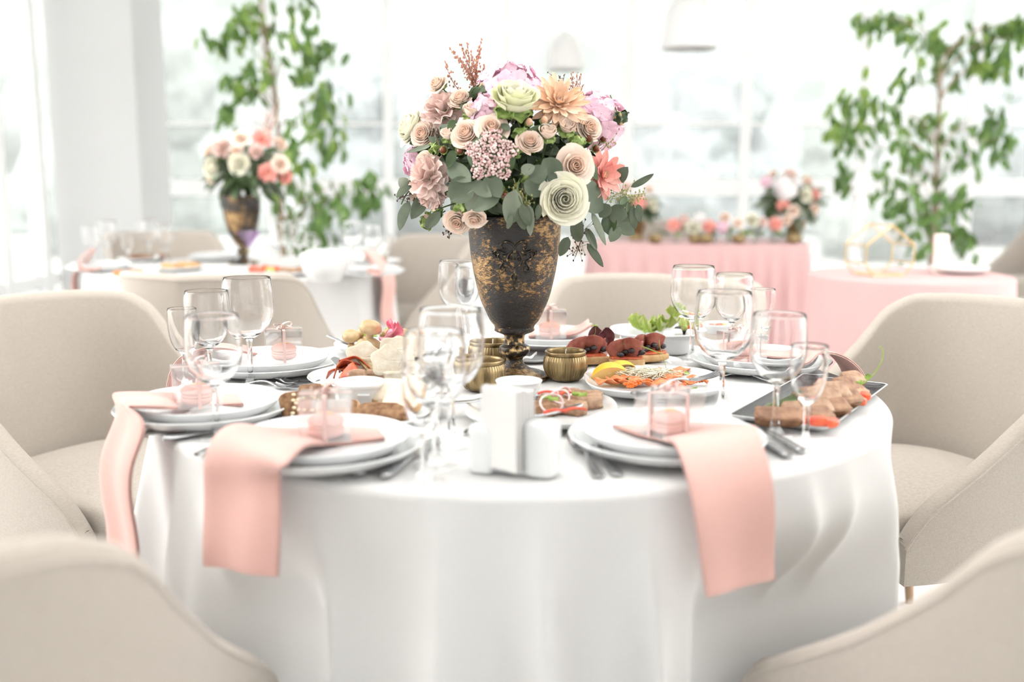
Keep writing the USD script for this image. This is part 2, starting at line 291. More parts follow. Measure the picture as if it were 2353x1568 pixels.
# ---------------------------------------------------------------- chairs
def chair_shell():
    half = np.array([(0, -.285), (.12, -.277), (.215, -.235), (.272, -.14), (.295, 0), (.298, .13), (.285, .25)])
    plan = np.vstack([half[:0:-1] * [-1, 1], half]); P = spline(plan, 81)
    q = np.abs(np.linspace(-1, 1, 81)); zt = PchipInterpolator([0, .2, .34, .42, .52, .64, .76, .86, .94, 1.0], [.852, .855, .85, .82, .735, .655, .59, .54, .495, .43])(q)
    tg = np.gradient(P, axis=0); nn = np.stack([tg[:, 1], -tg[:, 0]], 1); nn /= np.linalg.norm(nn, axis=1, keepdims=True)
    th = .046; zb = .335; rows = []
    for k in range(81):
        h = zt[k] - zb; sec = []
        for t in np.linspace(0, 1, 12): sec.append((th / 2 - .012 * math.sin(PI * t) * 0, zb + (h - th / 2) * t))
        for a in np.linspace(0, PI, 9)[1:-1]: sec.append((th / 2 * math.cos(a), zt[k] - th / 2 + th / 2 * math.sin(a)))
        for t in np.linspace(1, 0, 12): sec.append((-th / 2, zb + (h - th / 2) * t))
        sec = np.array(sec); z = sec[:, 1]; lean = np.clip(z - .40, 0, 1)
        back = np.clip(1 - q[k] * 1.5, 0, 1); out = .05 * lean + .22 * lean * back * (1 - .0 * q[k])
        rows.append(np.c_[P[k] + nn[k] * (sec[:, :1] + out[:, None]), z])
    G = np.array(rows); v, f = grid(G, cv=True); m = G.shape[1]; caps = []
    for base in (0, 80 * m): caps += [(base + i, base + i + 1, base + m - 2 - i) for i in range(m // 2 - 1)] + [(base + i, base + m - 1 - i, base + m - 2 - i) for i in range(0, m // 2 - 1)]
    edge = G[:, 12, :] + np.array([0, 0, -.004])
    return (v, np.vstack([f, np.array(caps)])), edge
def chair_proto():
    t = klass('chair_prototype'); t.SetTypeName('Xform')
    shell, edge = chair_shell(); part('shell', shell, LINEN, t, 50)
    part('piping', tube(edge, .0032, 6), LINEN, t)
    pl = np.array([(.255, .285), (.262, .1), (.255, -.08), (.20, -.2), (.1, -.245), (0, -.25)]); pl = np.vstack([pl, pl[-2::-1] * [-1, 1]]); c = spline(pl, 60); c = np.vstack([c, np.stack([np.linspace(-.255, .255, 14)[1:-1], .285 + .012 * np.cos(np.linspace(-.9, .9, 12) * PI / 2)], 1)])
    ctr = np.array([0, .02]); rows = []
    for k, z in ((0, .345), (.9, .34), (.97, .35), (1.0, .375), (1.0, .43), (.985, .452), (.95, .464), (.85, .472), (.5, .48), (0, .483)): rows.append(np.c_[ctr + (c - ctr) * k, np.full(len(c), z)])
    v, f = grid(np.array(rows), cv=True); part('seat', (v, f), LINEN, t, 60)
    for sx in (-1, 1):
        for y0, y1 in ((.2, .235), (-.18, -.25)): part('leg', tube([(sx * .2, y0, .345), (sx * .235, y1, 0)], [.018, .011], 12), WOOD, t)
    return t
CHAIR = chair_proto()
def chair(x, y, face, label, group=None):             # face: the direction it looks, in degrees from +x
    return dupc(CHAIR, 'armchair', label, 'chair', (x, y, 0), math.radians(face - 90), group)

for x, y, a, lab in CH: chair(x, y, a, lab)
# ---------------------------------------------------------------- tableware
def plate_prof(R, h, foot=.6, rim=.0035):
    o = smooth_prof([(0, .0015), (R * foot - .006, .0015), (R * foot, 0), (R * foot + .003, .0025), (R * .86, h * .32), (R * .965, h * .72), (R, h - .001)], 26)
    i = smooth_prof([(R - .0015, h + .0008), (R - rim, h - .0005), (R * .93, h * .66), (R * .82, h * .36), (R * .66, .0068), (0, .0058)], 26)
    return np.vstack([o, i])
def squarish(k):                                      # turns a lathed round plate into a rounded square
    def fn(P, t, p):
        q = (np.abs(np.cos(t)) ** k + np.abs(np.sin(t)) ** k) ** (-1 / k); P = P.copy(); P[..., :2] *= q[:, None, None]; return P
    return fn
def proto(name): t = klass(name); t.SetTypeName('Xform'); return t
DINNER = proto('dinner_plate_prototype'); part('dish', lathe(plate_prof(.146, .024), 64), CERAM, DINNER, 50)
UPPER = proto('side_plate_prototype'); part('dish', lathe(plate_prof(.125, .027, .55), 64), CERAM, UPPER, 50)
def wine_proto(name, outer, inner, zs, zf):
    t = proto(name); o = smooth_prof(outer, 64); i = smooth_prof(inner, 30); p = np.vstack([o, i]); k1 = int(np.argmax(o[:, 1] > zf)); k2 = int(np.argmax(o[:, 1] > zs))
    part('bowl', lathe(p[k2:], 48), GLASS, t, True); part('stem', lathe(p[k1:k2 + 1], 24), GLASS, t, True); part('foot', lathe(p[:k1 + 1], 48), THING, t, 60); return t
GL = wine_proto('large_glass_prototype', [(0, 0), (.034, 0), (.0365, .0012), (.034, .003), (.02, .0065), (.009, .015), (.0052, .032), (.0047, .07), (.0062, .088), (.018, .097), (.035, .111), (.046, .131), (.0495, .152), (.0485, .178), (.0445, .2095), (.0439, .2104)],
                [(.0433, .2095), (.0471, .178), (.0481, .152), (.0446, .132), (.034, .1135), (.017, .1008), (0, .098)], .089, .012)
GM = wine_proto('wine_glass_prototype', [(0, 0), (.031, 0), (.0333, .0012), (.031, .003), (.018, .006), (.0085, .014), (.005, .03), (.0045, .062), (.006, .078), (.016, .086), (.031, .099), (.0405, .118), (.0437, .137), (.0428, .160), (.0396, .190), (.039, .1908)],
                [(.0384, .190), (.0414, .160), (.0423, .137), (.0391, .119), (.030, .1015), (.015, .09), (0, .0875)], .079, .011)
GS = wine_proto('liqueur_glass_prototype', [(0, 0), (.026, 0), (.0282, .0011), (.026, .0028), (.015, .0055), (.0075, .013), (.0045, .027), (.0042, .055), (.0055, .066), (.012, .073), (.0205, .086), (.0255, .104), (.0277, .128), (.0266, .1545), (.0261, .1552)],
                [(.0255, .1545), (.0265, .128), (.0243, .105), (.0193, .088), (.011, .0765), (0, .0742)], .067, .010)
def strip(xs, ws, zs, t, nv=5, cup=0.0):              # a flat bar along x: half-widths, heights, thickness
    v = np.linspace(-1, 1, nv)
    return sheet(np.stack([np.repeat(np.asarray(xs)[:, None], nv, 1), np.outer(ws, v), np.asarray(zs)[:, None] + cup * (v ** 2)[None, :] * np.ones((len(xs), 1))], -1), t)
def bar(xs, ws, zs, h, n=14):                          # a rounded handle: half-widths, heights of the underside, thickness
    a = np.linspace(0, 2 * PI, n, endpoint=False); v, f = grid(np.stack([np.repeat(np.asarray(xs)[:, None], n, 1), np.outer(ws, np.cos(a)), np.asarray(zs)[:, None] + h * .5 * (1 + np.sin(a))[None, :]], -1), cv=True)
    k = np.arange(n); k2 = (k + 1) % n; o = (len(xs) - 1) * n; m = len(v); v = np.vstack([v, v[:n].mean(0), v[-n:].mean(0)]); return v, np.vstack([f, np.stack([k, np.full(n, m), k2], 1), np.stack([o + k2, np.full(n, m + 1), o + k], 1)])
def fork_proto():
    t = proto('fork_prototype'); x = np.linspace(0, .125, 24)
    part('handle', bar(x, np.interp(x, [0, .004, .03, .09, .115, .125], [.005, .0085, .0075, .0036, .0042, .008]), .0006 + .009 * np.exp(-((x - .098) / .03) ** 2), .0048), STEEL, t)
    x = np.linspace(.123, .155, 10); part('head', strip(x, np.interp(x, [.123, .135, .155], [.0075, .0115, .0115]), .004 + .009 * np.exp(-((x - .098) / .03) ** 2) - .003 * np.sin((x - .123) / .032 * PI), .002, 7, .002), STEEL, t)
    for k in range(4):
        x = np.linspace(.153, .200, 8); y = (k - 1.5) * .0066
        part('tine', mv(strip(x, np.interp(x, [.153, .19, .2], [.0017, .0015, .0007]), .004 + .005 * ((x - .165) / .035) ** 2, .002, 3), (0, y, 0)), STEEL, t)
    return t
def knife_proto():
    t = proto('knife_prototype'); x = np.linspace(0, .105, 20)
    part('handle', bar(x, np.interp(x, [0, .003, .02, .08, .105], [.004, .0095, .0092, .0068, .0058]), .0006 + 0 * x, .0085), STEEL, t)
    x = np.linspace(.1, .222, 22); part('blade', strip(x, np.interp(x, [.1, .108, .12, .18, .212, .222], [.005, .0055, .0092, .0098, .007, .0008]), .0034 + 0 * x, .0016), STEEL, t); return t
def spoon_proto():
    t = proto('spoon_prototype'); x = np.linspace(0, .135, 24)
    part('handle', bar(x, np.interp(x, [0, .004, .03, .1, .135], [.005, .009, .0078, .0036, .0042]), .0006 + .010 * np.exp(-((x - .112) / .03) ** 2), .0048), STEEL, t)
    u = np.linspace(0, 1, 12); a = np.linspace(0, 2 * PI, 24); X = .165 + .033 * np.outer(u, np.cos(a)); Y = .021 * np.outer(u, np.sin(a))
    part('bowl', sheet(np.stack([X, Y, np.repeat((.0012 + .009 * u ** 2)[:, None], 24, 1)], -1), .0016), STEEL, t, True); return t
FORK, KNIFE, SPOON = fork_proto(), knife_proto(), spoon_proto()
def cutlery(p, kind, label, a, b, z=TZ, zb=None, group=None, tilt=0.0):     # lies from handle end a to tip b (pixels of the photograph, on the table)
    A, B = at(*a, z), at(*b, zb if zb is not None else z); d = B - A; L = {'fork': .2, 'table_knife': .222, 'spoon': .198}[kind]
    M = np.eye(4); x = d / np.linalg.norm(d); y = np.cross([0, 0, 1], x); y /= np.linalg.norm(y); M[:3, 0], M[:3, 1], M[:3, 2] = x, y, np.cross(x, y)
    if tilt: M = M @ trimesh.transformations.rotation_matrix(tilt, [1, 0, 0])
    return dupc(p, kind, label, kind.replace('table_', ''), A, 0, group, M)

# place settings: where each pair of plates stands and how it is told apart
SET = {}
def setting(key, px, py, who, zrim=.784):
    c = at(px, py, zrim); c = np.array([c[0], c[1], TZ]); SET[key] = c
    dupc(DINNER, 'dinner_plate', f'white dinner plate underneath at {who}', 'plate', c + (0, 0, .0002))
    dupc(UPPER, 'side_plate', f'white upper plate stacked at {who}', 'plate', c + (0, 0, .0068))
WHO = {'p1': 'the front left setting beside two knives and the glass cluster', 'p2': 'the front right setting with the long pink napkin', 'p3': 'the left setting on the table edge',
       'p4': 'the setting behind the left wine glasses', 'p5': 'the back setting behind the bronze vase', 'p6': 'the right setting left of the black tray'}
for k, (x, y) in dict(p1=(742, 996), p2=(1532, 980), p3=(470, 915), p4=(617, 817), p5=(1268, 764), p6=(1748, 812)).items(): setting(k, x, y, WHO[k])

RIBBON = mat('pale_ribbon', (.76, .56, .52), .45, trans=.2)
MAC = mat('pink_macaron_shell', (.74, .40, .35), .6, bump=.3, bscale=300, dist=.0006)
MACF = mat('macaron_filling', (.78, .44, .36), .7, bump=.8, bscale=500, dist=.002)
GOLDLEAF = mat('gold_leaf', (.80, .45, .18), .35, metallic=.6)
def favour_proto(w=.072, h=.064, t=.0014):
    p = proto('favour_box_prototype'); q = w / 2
    for (x0, x1, y0, y1, z0, z1) in ((-q, q, -q, q, 0, t), (-q, q, -q, -q + t, t, h - t), (-q, q, q - t, q, t, h - t), (-q, -q + t, -q + t, q - t, t, h - t), (q - t, q, -q + t, q - t, t, h - t)): part('panel', bx(x0, x1, y0, y1, z0, z1), ACRYL, p, False)
    e = q + .0012; part('lid', cat(bx(-e, e, -e, e, h - .0008, h + .0012), bx(-e, e, -e - .001, -e, h - .012, h), bx(-e, e, e, e + .001, h - .012, h), bx(-e - .001, -e, -e, e, h - .012, h), bx(e, e + .001, -e, e, h - .012, h)), ACRYL, p, False)
    r = e + .0015; hw = .0028; sq = [(-r, .0), (-r, h + .002), (r, h + .002), (r, .0)]
    for ax in (0, 1):
        a = np.array([(x, z) for x, z in spline([sq[0], sq[1]], 8)[:-1]] + [(x, z) for x, z in spline([sq[1], sq[2]], 8)[:-1]] + [(x, z) for x, z in spline([sq[2], sq[3]], 8)])
        P = np.stack([np.c_[a[:, 0], np.full(len(a), k), a[:, 1]] if ax == 0 else np.c_[np.full(len(a), k), a[:, 0], a[:, 1]] for k in (-hw, hw)], 1)
        part('ribbon', sheet(P, .0006), RIBBON, p, False)
    bow = part('bow', ball(.0045, 2, (1, 1, .7), (0, 0, h + .005)), RIBBON, p, True)
    for a in (.4, PI + .3):
        s = spline([(0, 0, .004), (.012, .003, .013), (.021, 0, .012), (.014, -.004, .004), (0, 0, .003)], 16); s2 = s + np.array([0, .006, .001])
        part('loop', mv(sheet(np.stack([s, s2], 1), .0005), (0, -.003, h + .001), a), RIBBON, bow, True)
    for a in (1.4, 4.0, 5.2):
        s = spline([(0, 0, .004), (.012, 0, .008), (.026, .002, .004 + .004 * math.sin(a * 3))], 10)
        part('tail', mv(sheet(np.stack([s, s + np.array([0, .005, 0])], 1), .0005), (0, 0, h + .002), a), RIBBON, bow, True)
    return p
def macaron_proto():
    p = proto('macaron_prototype'); d = smooth_prof([(.0215, 0), (.0262, .002), (.0255, .006), (.019, .0125), (.009, .0152), (0, .016)], 20)
    part('top_shell', mv(lathe(d, 32), (0, 0, .0182)), MAC, p, True); part('bottom_shell', (mv(lathe(d * [1, -1], 32), (0, 0, .0125))), MAC, p, True)
    part('filling', lathe([(0, .0118), (.0245, .0118), (.0255, .0152), (.0245, .0188), (0, .0188)], 32), MACF, p, True)
    part('gold_dab', mv(blob(.008, 4, (1.2, 1, .25), .4, 3), (.002, 0, .0338)), GOLDLEAF, p, True); return p
FAVOUR, MACARON = favour_proto(), macaron_proto()
BOXES = dict(p1=(749, 962, 8), p2=(1537, 955, 33), p3=(452, 893, 24), p4=(652, 797, 15), p5=(1263, 748, 4), p6=(1700, 806, 20))
for k, (x, y, rz) in BOXES.items():
    c = at(x, y, .80); c[2] = .7725
    dupc(FAVOUR, 'favour_box', f'clear ribboned box at {WHO[k]}', 'box', c, math.radians(rz)); dupc(MACARON, 'macaron', f'pink macaron boxed at {WHO[k]}', 'macaron', c + (0, 0, .0016))

# pink napkins: a folded strip that lies on the plate and falls over the table edge
def napkin(label, pairs, n=46, t=.005, seed=0, hems=True):
    L, R = spline([p[0] for p in pairs], n), spline([p[1] for p in pairs], n); u = np.linspace(0, 1, 13)
    P = L[:, None] * (1 - u)[None, :, None] + R[:, None] * u[None, :, None]; g = normals(P)
    w = np.linspace(0, 1, n)[:, None]; P = P + g * (.0035 * w * np.sin(u[None, :] * 7 + seed + w * 2))[..., None]
    x = thing('napkin', label, 'napkin'); part('top_fold', sheet(P + g * t * .28, t * .5), PINK, x, True); part('under_fold', sheet(P - g * t * .28, t * .5), PINK, x, True); return x
def Z(px, py, z): return at(px, py, z)
RC = TR + .055
napkin('pink napkin falling over the front edge at the left', [(Z(868, 988, .7685), Z(884, 1008, .7685)), (Z(740, 985, .768), Z(760, 1022, .7685)), (Z(600, 985, 0.790), Z(695, 1032, 0.794)), (Z(503, 1000, .800), Z(652, 1074, .798)),
       (cyl(477, 1050, RC - .004), cyl(643, 1112, RC - .006)), (cyl(474, 1120, RC), cyl(643, 1165, RC)), (cyl(472, 1200, RC + .008), cyl(641, 1240, RC + .008)), (cyl(470, 1300, RC + .012), cyl(636, 1326, RC + .012))], seed=1)
napkin('pink napkin falling over the front edge at the right', [(Z(1408, 980, .7690), Z(1470, 1000, .7690)), (Z(1475, 978, .7685), Z(1520, 1012, .7690)), (Z(1590, 975, .7690), Z(1535, 1016, 0.7875)), (Z(1728, 984, 0.7965), Z(1545, 1020, 0.7965)),
       (cyl(1752, 1030, RC - .03), cyl(1570, 1075, RC - .03)), (cyl(1770, 1100, RC), cyl(1590, 1160, RC)), (cyl(1775, 1200, RC + .008), cyl(1605, 1260, RC + .008)), (cyl(1775, 1332, RC + .012), cyl(1622, 1372, RC + .012))], seed=3)
napkin('pink napkin falling over the left edge of the front table', [(Z(560, 930, .7685), Z(545, 908, .7685)), (Z(420, 938, .7690), Z(410, 906, .7685)), (Z(340, 936, 0.7975), Z(330, 904, 0.7945)), (Z(300, 936, 0.7945), Z(268, 906, 0.7945)),
       *[tuple(np.array([TC[0] + r * math.cos(math.radians(a)), r * math.sin(math.radians(a)), z]) for a, r in ((217.5, r1), (208.5, r2))) for r1, r2, z in ((.715, .728, .78), (.732, .748, .73), (.738, .756, .65), (.738, .756, .545))]], seed=2)
napkin('pink napkin lying across the plates behind the left wine glasses', [(Z(655, 812, .7690), Z(652, 800, .7690)), (Z(590, 815, .7690), Z(590, 800, .7690)), (Z(545, 808, 0.7955), Z(548, 795, 0.7955)), *[tuple(np.array([TC[0] + r * math.cos(math.radians(a)), r * math.sin(math.radians(a)), z]) for a in (171, 163)) for r, z in ((.67, .80), (.71, .775), (.73, .73), (.735, .66))]], seed=4)
napkin('pink napkin on the back plates beside the bronze vase', [(Z(1215, 775, .7690), Z(1215, 760, .7690)), (Z(1270, 772, .7685), Z(1268, 757, .7685)), (Z(1325, 768, 0.7835), Z(1325, 752, 0.7835)), (Z(1348, 757, 0.7985), Z(1345, 744, 0.7985)), (Z(1356, 750, 0.7985), Z(1352, 738, 0.8025))], seed=5)
napkin('pink napkin folded over the right edge beside the black tray', [(Z(1650, 822, .7690), Z(1655, 805, .7690)), (Z(1720, 828, .7685), Z(1730, 806, .7685)), (Z(1790, 832, .7690), Z(1800, 808, .7690)), (Z(1868, 832, 0.7965), Z(1860, 808, 0.7965)),
       (np.array([.645, .075, .80]), np.array([.635, .165, .80])), (np.array([.69, .075, .775]), np.array([.675, .17, .775])), (np.array([.715, .08, .73]), np.array([.70, .175, .73])), (np.array([.72, .08, .64]), np.array([.705, .175, .64]))], seed=6)

# cutlery on the cloth
cutlery(KNIFE, 'table_knife', 'knife right of the front left plates, nearer the plates', (818, 1098), (965, 1012))
cutlery(KNIFE, 'table_knife', 'knife right of the front left plates, nearer the wine glasses', (880, 1103), (990, 1022))
cutlery(FORK, 'fork', 'fork half hidden under the front left napkin', (452, 1050), (590, 985))
cutlery(FORK, 'fork', 'fork left of the front right plates, farther from the plates', (1378, 1100), (1298, 985))
cutlery(FORK, 'fork', 'fork left of the front right plates, tucked beside the plates', (1420, 1096), (1322, 990))
cutlery(KNIFE, 'table_knife', 'knife right of the front right plates, nearer the plates', (1812, 1055), (1690, 985))
cutlery(KNIFE, 'table_knife', 'knife right of the front right plates, nearer the small glass', (1842, 1044), (1722, 975))
cutlery(KNIFE, 'table_knife', 'knife in front of the left plates, nearer the plates', (325, 1004), (520, 978))
cutlery(KNIFE, 'table_knife', 'knife in front of the left plates, nearer the table edge', (375, 1016), (560, 985))
cutlery(FORK, 'fork', 'fork by the setting behind the left glasses, nearer the plates', (520, 874), (692, 884))
cutlery(FORK, 'fork', 'fork by the setting behind the left glasses, nearer the glass foot', (500, 884), (652, 893))
cutlery(FORK, 'fork', 'fork below the right plates with its curved neck by the salmon platter', (1820, 886), (1672, 866))
cutlery(FORK, 'fork', 'fork below the right plates, half hidden by the black tray', (1850, 880), (1735, 868))

# wine glasses
for p, nm, cat_, px, py, lab in [
    (GM, 'wine_glass', 'glass', 500, 1003, 'wine glass standing alone before the left plates'),
    (GS, 'liqueur_glass', 'glass', 975, 1104, 'smallest glass at the front of the centre cluster'), (GM, 'wine_glass', 'glass', 1002, 1072, 'middle wine glass of the front centre cluster'), (GL, 'large_wine_glass', 'glass', 1038, 1034, 'largest wine glass at the back of the front centre cluster'),
    (GL, 'large_wine_glass', 'glass', 1656, 952, 'large wine glass between the salmon platter and the front right plates'), (GM, 'wine_glass', 'glass', 1780, 998, 'wine glass in front of the black tray, left of the smallest glass'), (GS, 'liqueur_glass', 'glass', 1850, 1030, 'small glass at the right table edge in front of the black tray'),
    (GL, 'large_wine_glass', 'glass', 1588, 828, 'large wine glass right of the salad bowl'), (GM, 'wine_glass', 'glass', 1681, 823, 'wine glass behind the right plates, between two others'), (GS, 'liqueur_glass', 'glass', 1748, 820, 'small glass behind the right plates'),
    (GL, 'large_wine_glass', 'glass', 577, 884, 'large wine glass in front of the plates at the left'), (GM, 'wine_glass', 'glass', 485, 898, 'wine glass between the small and large ones at the left'), (GS, 'liqueur_glass', 'glass', 427, 893, 'small slim glass farthest left on the table'),
    (GL, 'large_wine_glass', 'glass', 1056, 804, 'large wine glass left of the bronze vase'), (GM, 'wine_glass', 'glass', 1086, 792, 'wine glass half hidden behind the bronze vase'), (GS, 'liqueur_glass', 'glass', 1070, 778, 'small glass behind the other two left of the bronze vase')]:
    dupc(p, nm, lab, cat_, at(px, py, TZ + .0005))

# the napkin and shaker set
c = at(1178, 1083, TZ); t = thing('napkin_holder', 'white porcelain napkin holder with two shakers and paper napkins', 'napkin holder', c, math.radians(-22))
part('tray', rbox(.07, .03, .008, .0035, (0, 0, .004)), CERAM, t)
def shaker(x, y, h, w, lab):
    s = thing('shaker', lab, 'shaker', mv((np.array([[x, y, .0004]]), None), c, math.radians(-22))[0][0], math.radians(-22))
    sq = squarish(3.2); pr = smooth_prof([(0, 0), (w * .9, 0), (w, .004), (w * 1.0, h * .8), (w * .9, h * .93), (w * .6, h * .985), (0, h)], 30)
    part('body', lathe(pr, 40, fn=sq), CERAM, s, 60)
    for a in (-.5, .5, 1.6): part('hole', mv(lathe([(0, 0), (.0013, 0), (.0013, .0012), (0, .0012)], 10), (.006 * math.cos(a), .006 * math.sin(a), h - .001)), STEEL, s)
shaker(-.038, -.012, .068, .019, 'white shaker left of the paper napkins'); shaker(.042, .002, .076, .0235, 'white shaker right of the paper napkins')
PAPER = mat('paper_napkin', (.76, .74, .72), .95, bump=.15, bscale=400, dist=.0006)
ns = thing('paper_napkins', 'stack of folded white paper napkins standing between the shakers', 'paper napkins', c + (-.004, .0, .0085), math.radians(-32))
for k in range(6):
    x = -.020 + k * .0078; h = .112 - .0016 * k
    prof = np.array([(-.0032, 0), (-.0034, h * .6), (-.003, h - .002), (0, h), (.003, h - .002), (.0034, h * .6), (.0032, 0)])
    P = np.stack([np.c_[np.full(7, y), prof[:, 0], prof[:, 1] + .002 * math.sin(k * 2 + j)] for j, y in enumerate(np.linspace(-.028, .028, 5))], 0)
    part('napkin', mv(sheet(P, .0011), (0, x - .004, 0)), PAPER, ns, True)

# bronze candle pots
BRONZE = mat('antique_gold_glaze', (.15, .10, .045), .36, col2=(.38, .28, .14), scale=60, stretch=(1, 1, .08), metallic=.75, bump=.3, bscale=80, dist=.001)
WAX = mat('dark_candle_glass', (.10, .05, .03), .25, col2=(.2, .11, .06), scale=90)
WICK = mat('candle_wick', (.85, .83, .78), .9)
def pot_proto(n=46):
    p = proto('candle_pot_prototype')
    pr = smooth_prof([(0, 0), (.026, 0), (.031, .002), (.0395, .014), (.0435, .028), (.043, .040), (.0395, .050)], 26)
    def ribs(P, t, q): P = P.copy(); k = 1 + .028 * np.abs(np.sin(t * n / 2))[:, None] * np.clip(q[:, 1] / .012, 0, 1)[None, :]; P[..., 0] *= k; P[..., 1] *= k; return P
    part('body', lathe(pr, n * 6, fn=ribs), BRONZE, p, True)
    part('rim', lathe(smooth_prof([(.0385, .049), (.0408, .0535), (.0415, .057), (.0405, .0592), (.038, .059), (.0368, .055), (.036, .04), (.035, .02), (0, .02)], 30), 48), BRONZE, p, True)
    w = part('wax', lathe([(0, .046), (.025, .046), (.0358, .0475)], 40), WAX, p, True); part('wick', tube([(0, 0, .045), (.001, 0, .055), (.003, .001, .062)], .0011, 6), WICK, w); return p
POT = pot_proto()
for px, py, lab in [(1299, 872, 'ribbed gold candle pot right of the bronze vase foot'), (1108, 895, 'ribbed gold candle pot nearest the paper napkins'), (1132, 846, 'ribbed gold candle pot behind, left of the vase foot')]: dupc(POT, 'candle_pot', lab, 'candle pot', at(px, py, TZ + .0005), px)
# ---------------------------------------------------------------- dishes and food on the front table
def sblock(sx, sy, sz, seed, p=.4, amp=.12, freq=2.0, sub=3):
    v, f = ball(1.0, sub); d = meshkit.fbm(v * freq + seed * 5.17, 3, seed) - .5
    v = np.sign(v) * np.abs(v) ** p; v = v / np.abs(v).max(0)
    return v * (1 + 2 * amp * d)[:, None] * np.array([sx, sy, sz]) / 2, f
alike = {}                                            # pieces of one dish: told apart by their place in the row
def food(name, m, label, cat_, group, xyz, mesh, rz=0.0, rx=0.0, ry=0.0, smooth=True):
    x = usdkit.mesh(stage, numbered('/World/' + name), mv(mesh, (0, 0, 0), rz, rx, ry), m, smooth); place(x, xyz)
    if group: alike.setdefault((label, group), []).append((x.GetPrim(), xyz))
    return tag(x.GetPrim(), label, cat_, group)
HAM = mat('cured_ham', (.30, .065, .048), .38, col2=(.46, .165, .115), scale=45, trans=.12)
HAMR = mat('dark_radicchio', (.085, .02, .025), .45, col2=(.16, .04, .045), scale=60)
BREADC = mat('bread_crust', (.42, .22, .08), .7, col2=(.58, .37, .18), scale=40, bump=.4, bscale=160)
BREADW = mat('white_crumb', (.70, .62, .50), .9, col2=(.60, .46, .30), scale=70, lo=.5, hi=.8, bump=.6, bscale=140)
RYE = mat('dark_seed_bread', (.13, .055, .022), .85, col2=(.28, .155, .075), scale=90, bump=.7, bscale=120)
SEED = mat('pale_seed', (.78, .66, .45), .6)
OLIVE = mat('black_olive', (.02, .012, .015), .18)
GREEN = mat('fresh_green_leaf', (.26, .40, .06), .45, col2=(.45, .58, .16), scale=50, trans=.3)
DGREEN = mat('herb_green', (.08, .12, .04), .55, col2=(.15, .19, .08), scale=60)
LETT = mat('pale_lettuce', (.34, .46, .065), .45, col2=(.58, .62, .25), scale=30, trans=.3)
SALM = mat('smoked_salmon', (.78, .19, .05), .32, col2=(.82, .33, .15), scale=55, stretch=(1, 5, 1), trans=.15)
ROE = mat('orange_roe', (.90, .18, .01), .08, transmission_weight=.3)
LEMON = mat('orange_rind', (.90, .46, .03), .42, bump=.25, bscale=400, dist=.0008)
LEMONF = mat('citrus_flesh', (.93, .60, .20), .3)
SPROUT = mat('pale_sprouts', (.80, .76, .60), .5)
TOM = mat('tomato_red', (.62, .05, .025), .22, col2=(.78, .14, .06), scale=40)
ROAST = mat('roast_meat', (.16, .065, .027), .5, col2=(.33, .175, .09), scale=45, bump=.5, bscale=110, dist=.003)
ROASTP = mat('pale_roast_meat', (.24, .12, .062), .5, col2=(.43, .27, .17), scale=55, bump=.4, bscale=120)
MUSH = mat('pickled_mushroom', (.42, .27, .12), .25, col2=(.60, .44, .26), scale=35)
CHIP = mat('cheese_crisp', (.62, .53, .40), .6, col2=(.72, .66, .56), scale=60, bump=.5, bscale=220, trans=.15)
FETA = mat('white_cheese', (.74, .71, .67), .7)
SLATE = mat('black_glaze', (.028, .024, .026), .16, bump=.12, bscale=90, dist=.001)
RADI = mat('crimson_radicchio', (.70, .03, .13), .4, col2=(.90, .45, .50), scale=40)
AUB = mat('grilled_aubergine', (.50, .36, .16), .4, col2=(.20, .13, .06), scale=40, stretch=(1, 6, 1))
PEP = mat('grilled_red_pepper', (.42, .05, .02), .25, col2=(.62, .16, .06), scale=35)
def dish(name, label, px, py, R, h, sq=None, z=.772, xy=None, cat_='plate', m=CERAM, foot=.6, sx=1.0, rz=0.0):
    c = at(px, py, z); c = np.array([*(xy if xy is not None else c[:2]), TZ + .0003])
    t = thing(name, label, cat_, c, rz); part('dish', mv(lathe(plate_prof(R, h, foot), 72, fn=squarish(sq) if sq else None), s=(sx, 1, 1)), m, t, 50); return c
def leafy(n, w, l, seed, curl=.5, m=9):               # a small crinkled leaf lying along x
    g = np.random.default_rng(seed); u = np.linspace(0, 1, m); v = np.linspace(-1, 1, 7); U, Vv = np.meshgrid(u, v, indexing='ij')
    wd = w * np.sin(PI * np.clip(U * .92 + .06, 0, 1)) ** .7
    z = curl * l * (U ** 2) * .5 + .22 * w * np.sin(U * 9 + Vv * 3 + seed) * np.abs(Vv) + .25 * w * Vv ** 2
    return sheet(np.stack([U * l, Vv * wd, z], -1), .0006)
def sprig(pts, r, leafs, name, label, loc, group=None):   # a thin shoot with little leaves
    t = thing(name, label, 'garnish', loc, group=group); part('stem', tube(spline(pts, 14), r, 6), GREEN, t)
    for k, (i, s, a) in enumerate(leafs): part('leaf', mv(leafy(6, s * .5, s, k, .6, 6), pts[i], a, 0, -.5), GREEN, t, True)
    return t

# salmon platter
c = dish('salmon_platter', 'rounded white platter of smoked salmon with an orange wedge', 1503, 874, .132, .024, 2.8, xy=(.269, -.036))
g = np.random.default_rng(5)
def salmon(L, w, seed):
    u, v = np.meshgrid(np.linspace(0, 1, 16), np.linspace(-1, 1, 6), indexing='ij')
    return sheet(np.stack([(u - .5) * L, v * w * (.75 + .25 * np.sin(u * PI)), .006 + .005 * np.sin(u * 9 + seed + v) + .003 * v ** 2], -1), .003)
for k, (x, y, rz) in enumerate([(1405, 884, .5), (1432, 881, .4), (1462, 886, .25), (1498, 874, .15), (1530, 868, .05), (1560, 880, -.2), (1546, 862, 0.2), (1585, 884, -.3), (1515, 890, .1)]):
    food('salmon_slice', SALM, 'orange slice of smoked salmon on the rounded platter', 'salmon', 'smoked salmon slices', at(x, y, TZ + .010), salmon(.066, .013, k), rz)
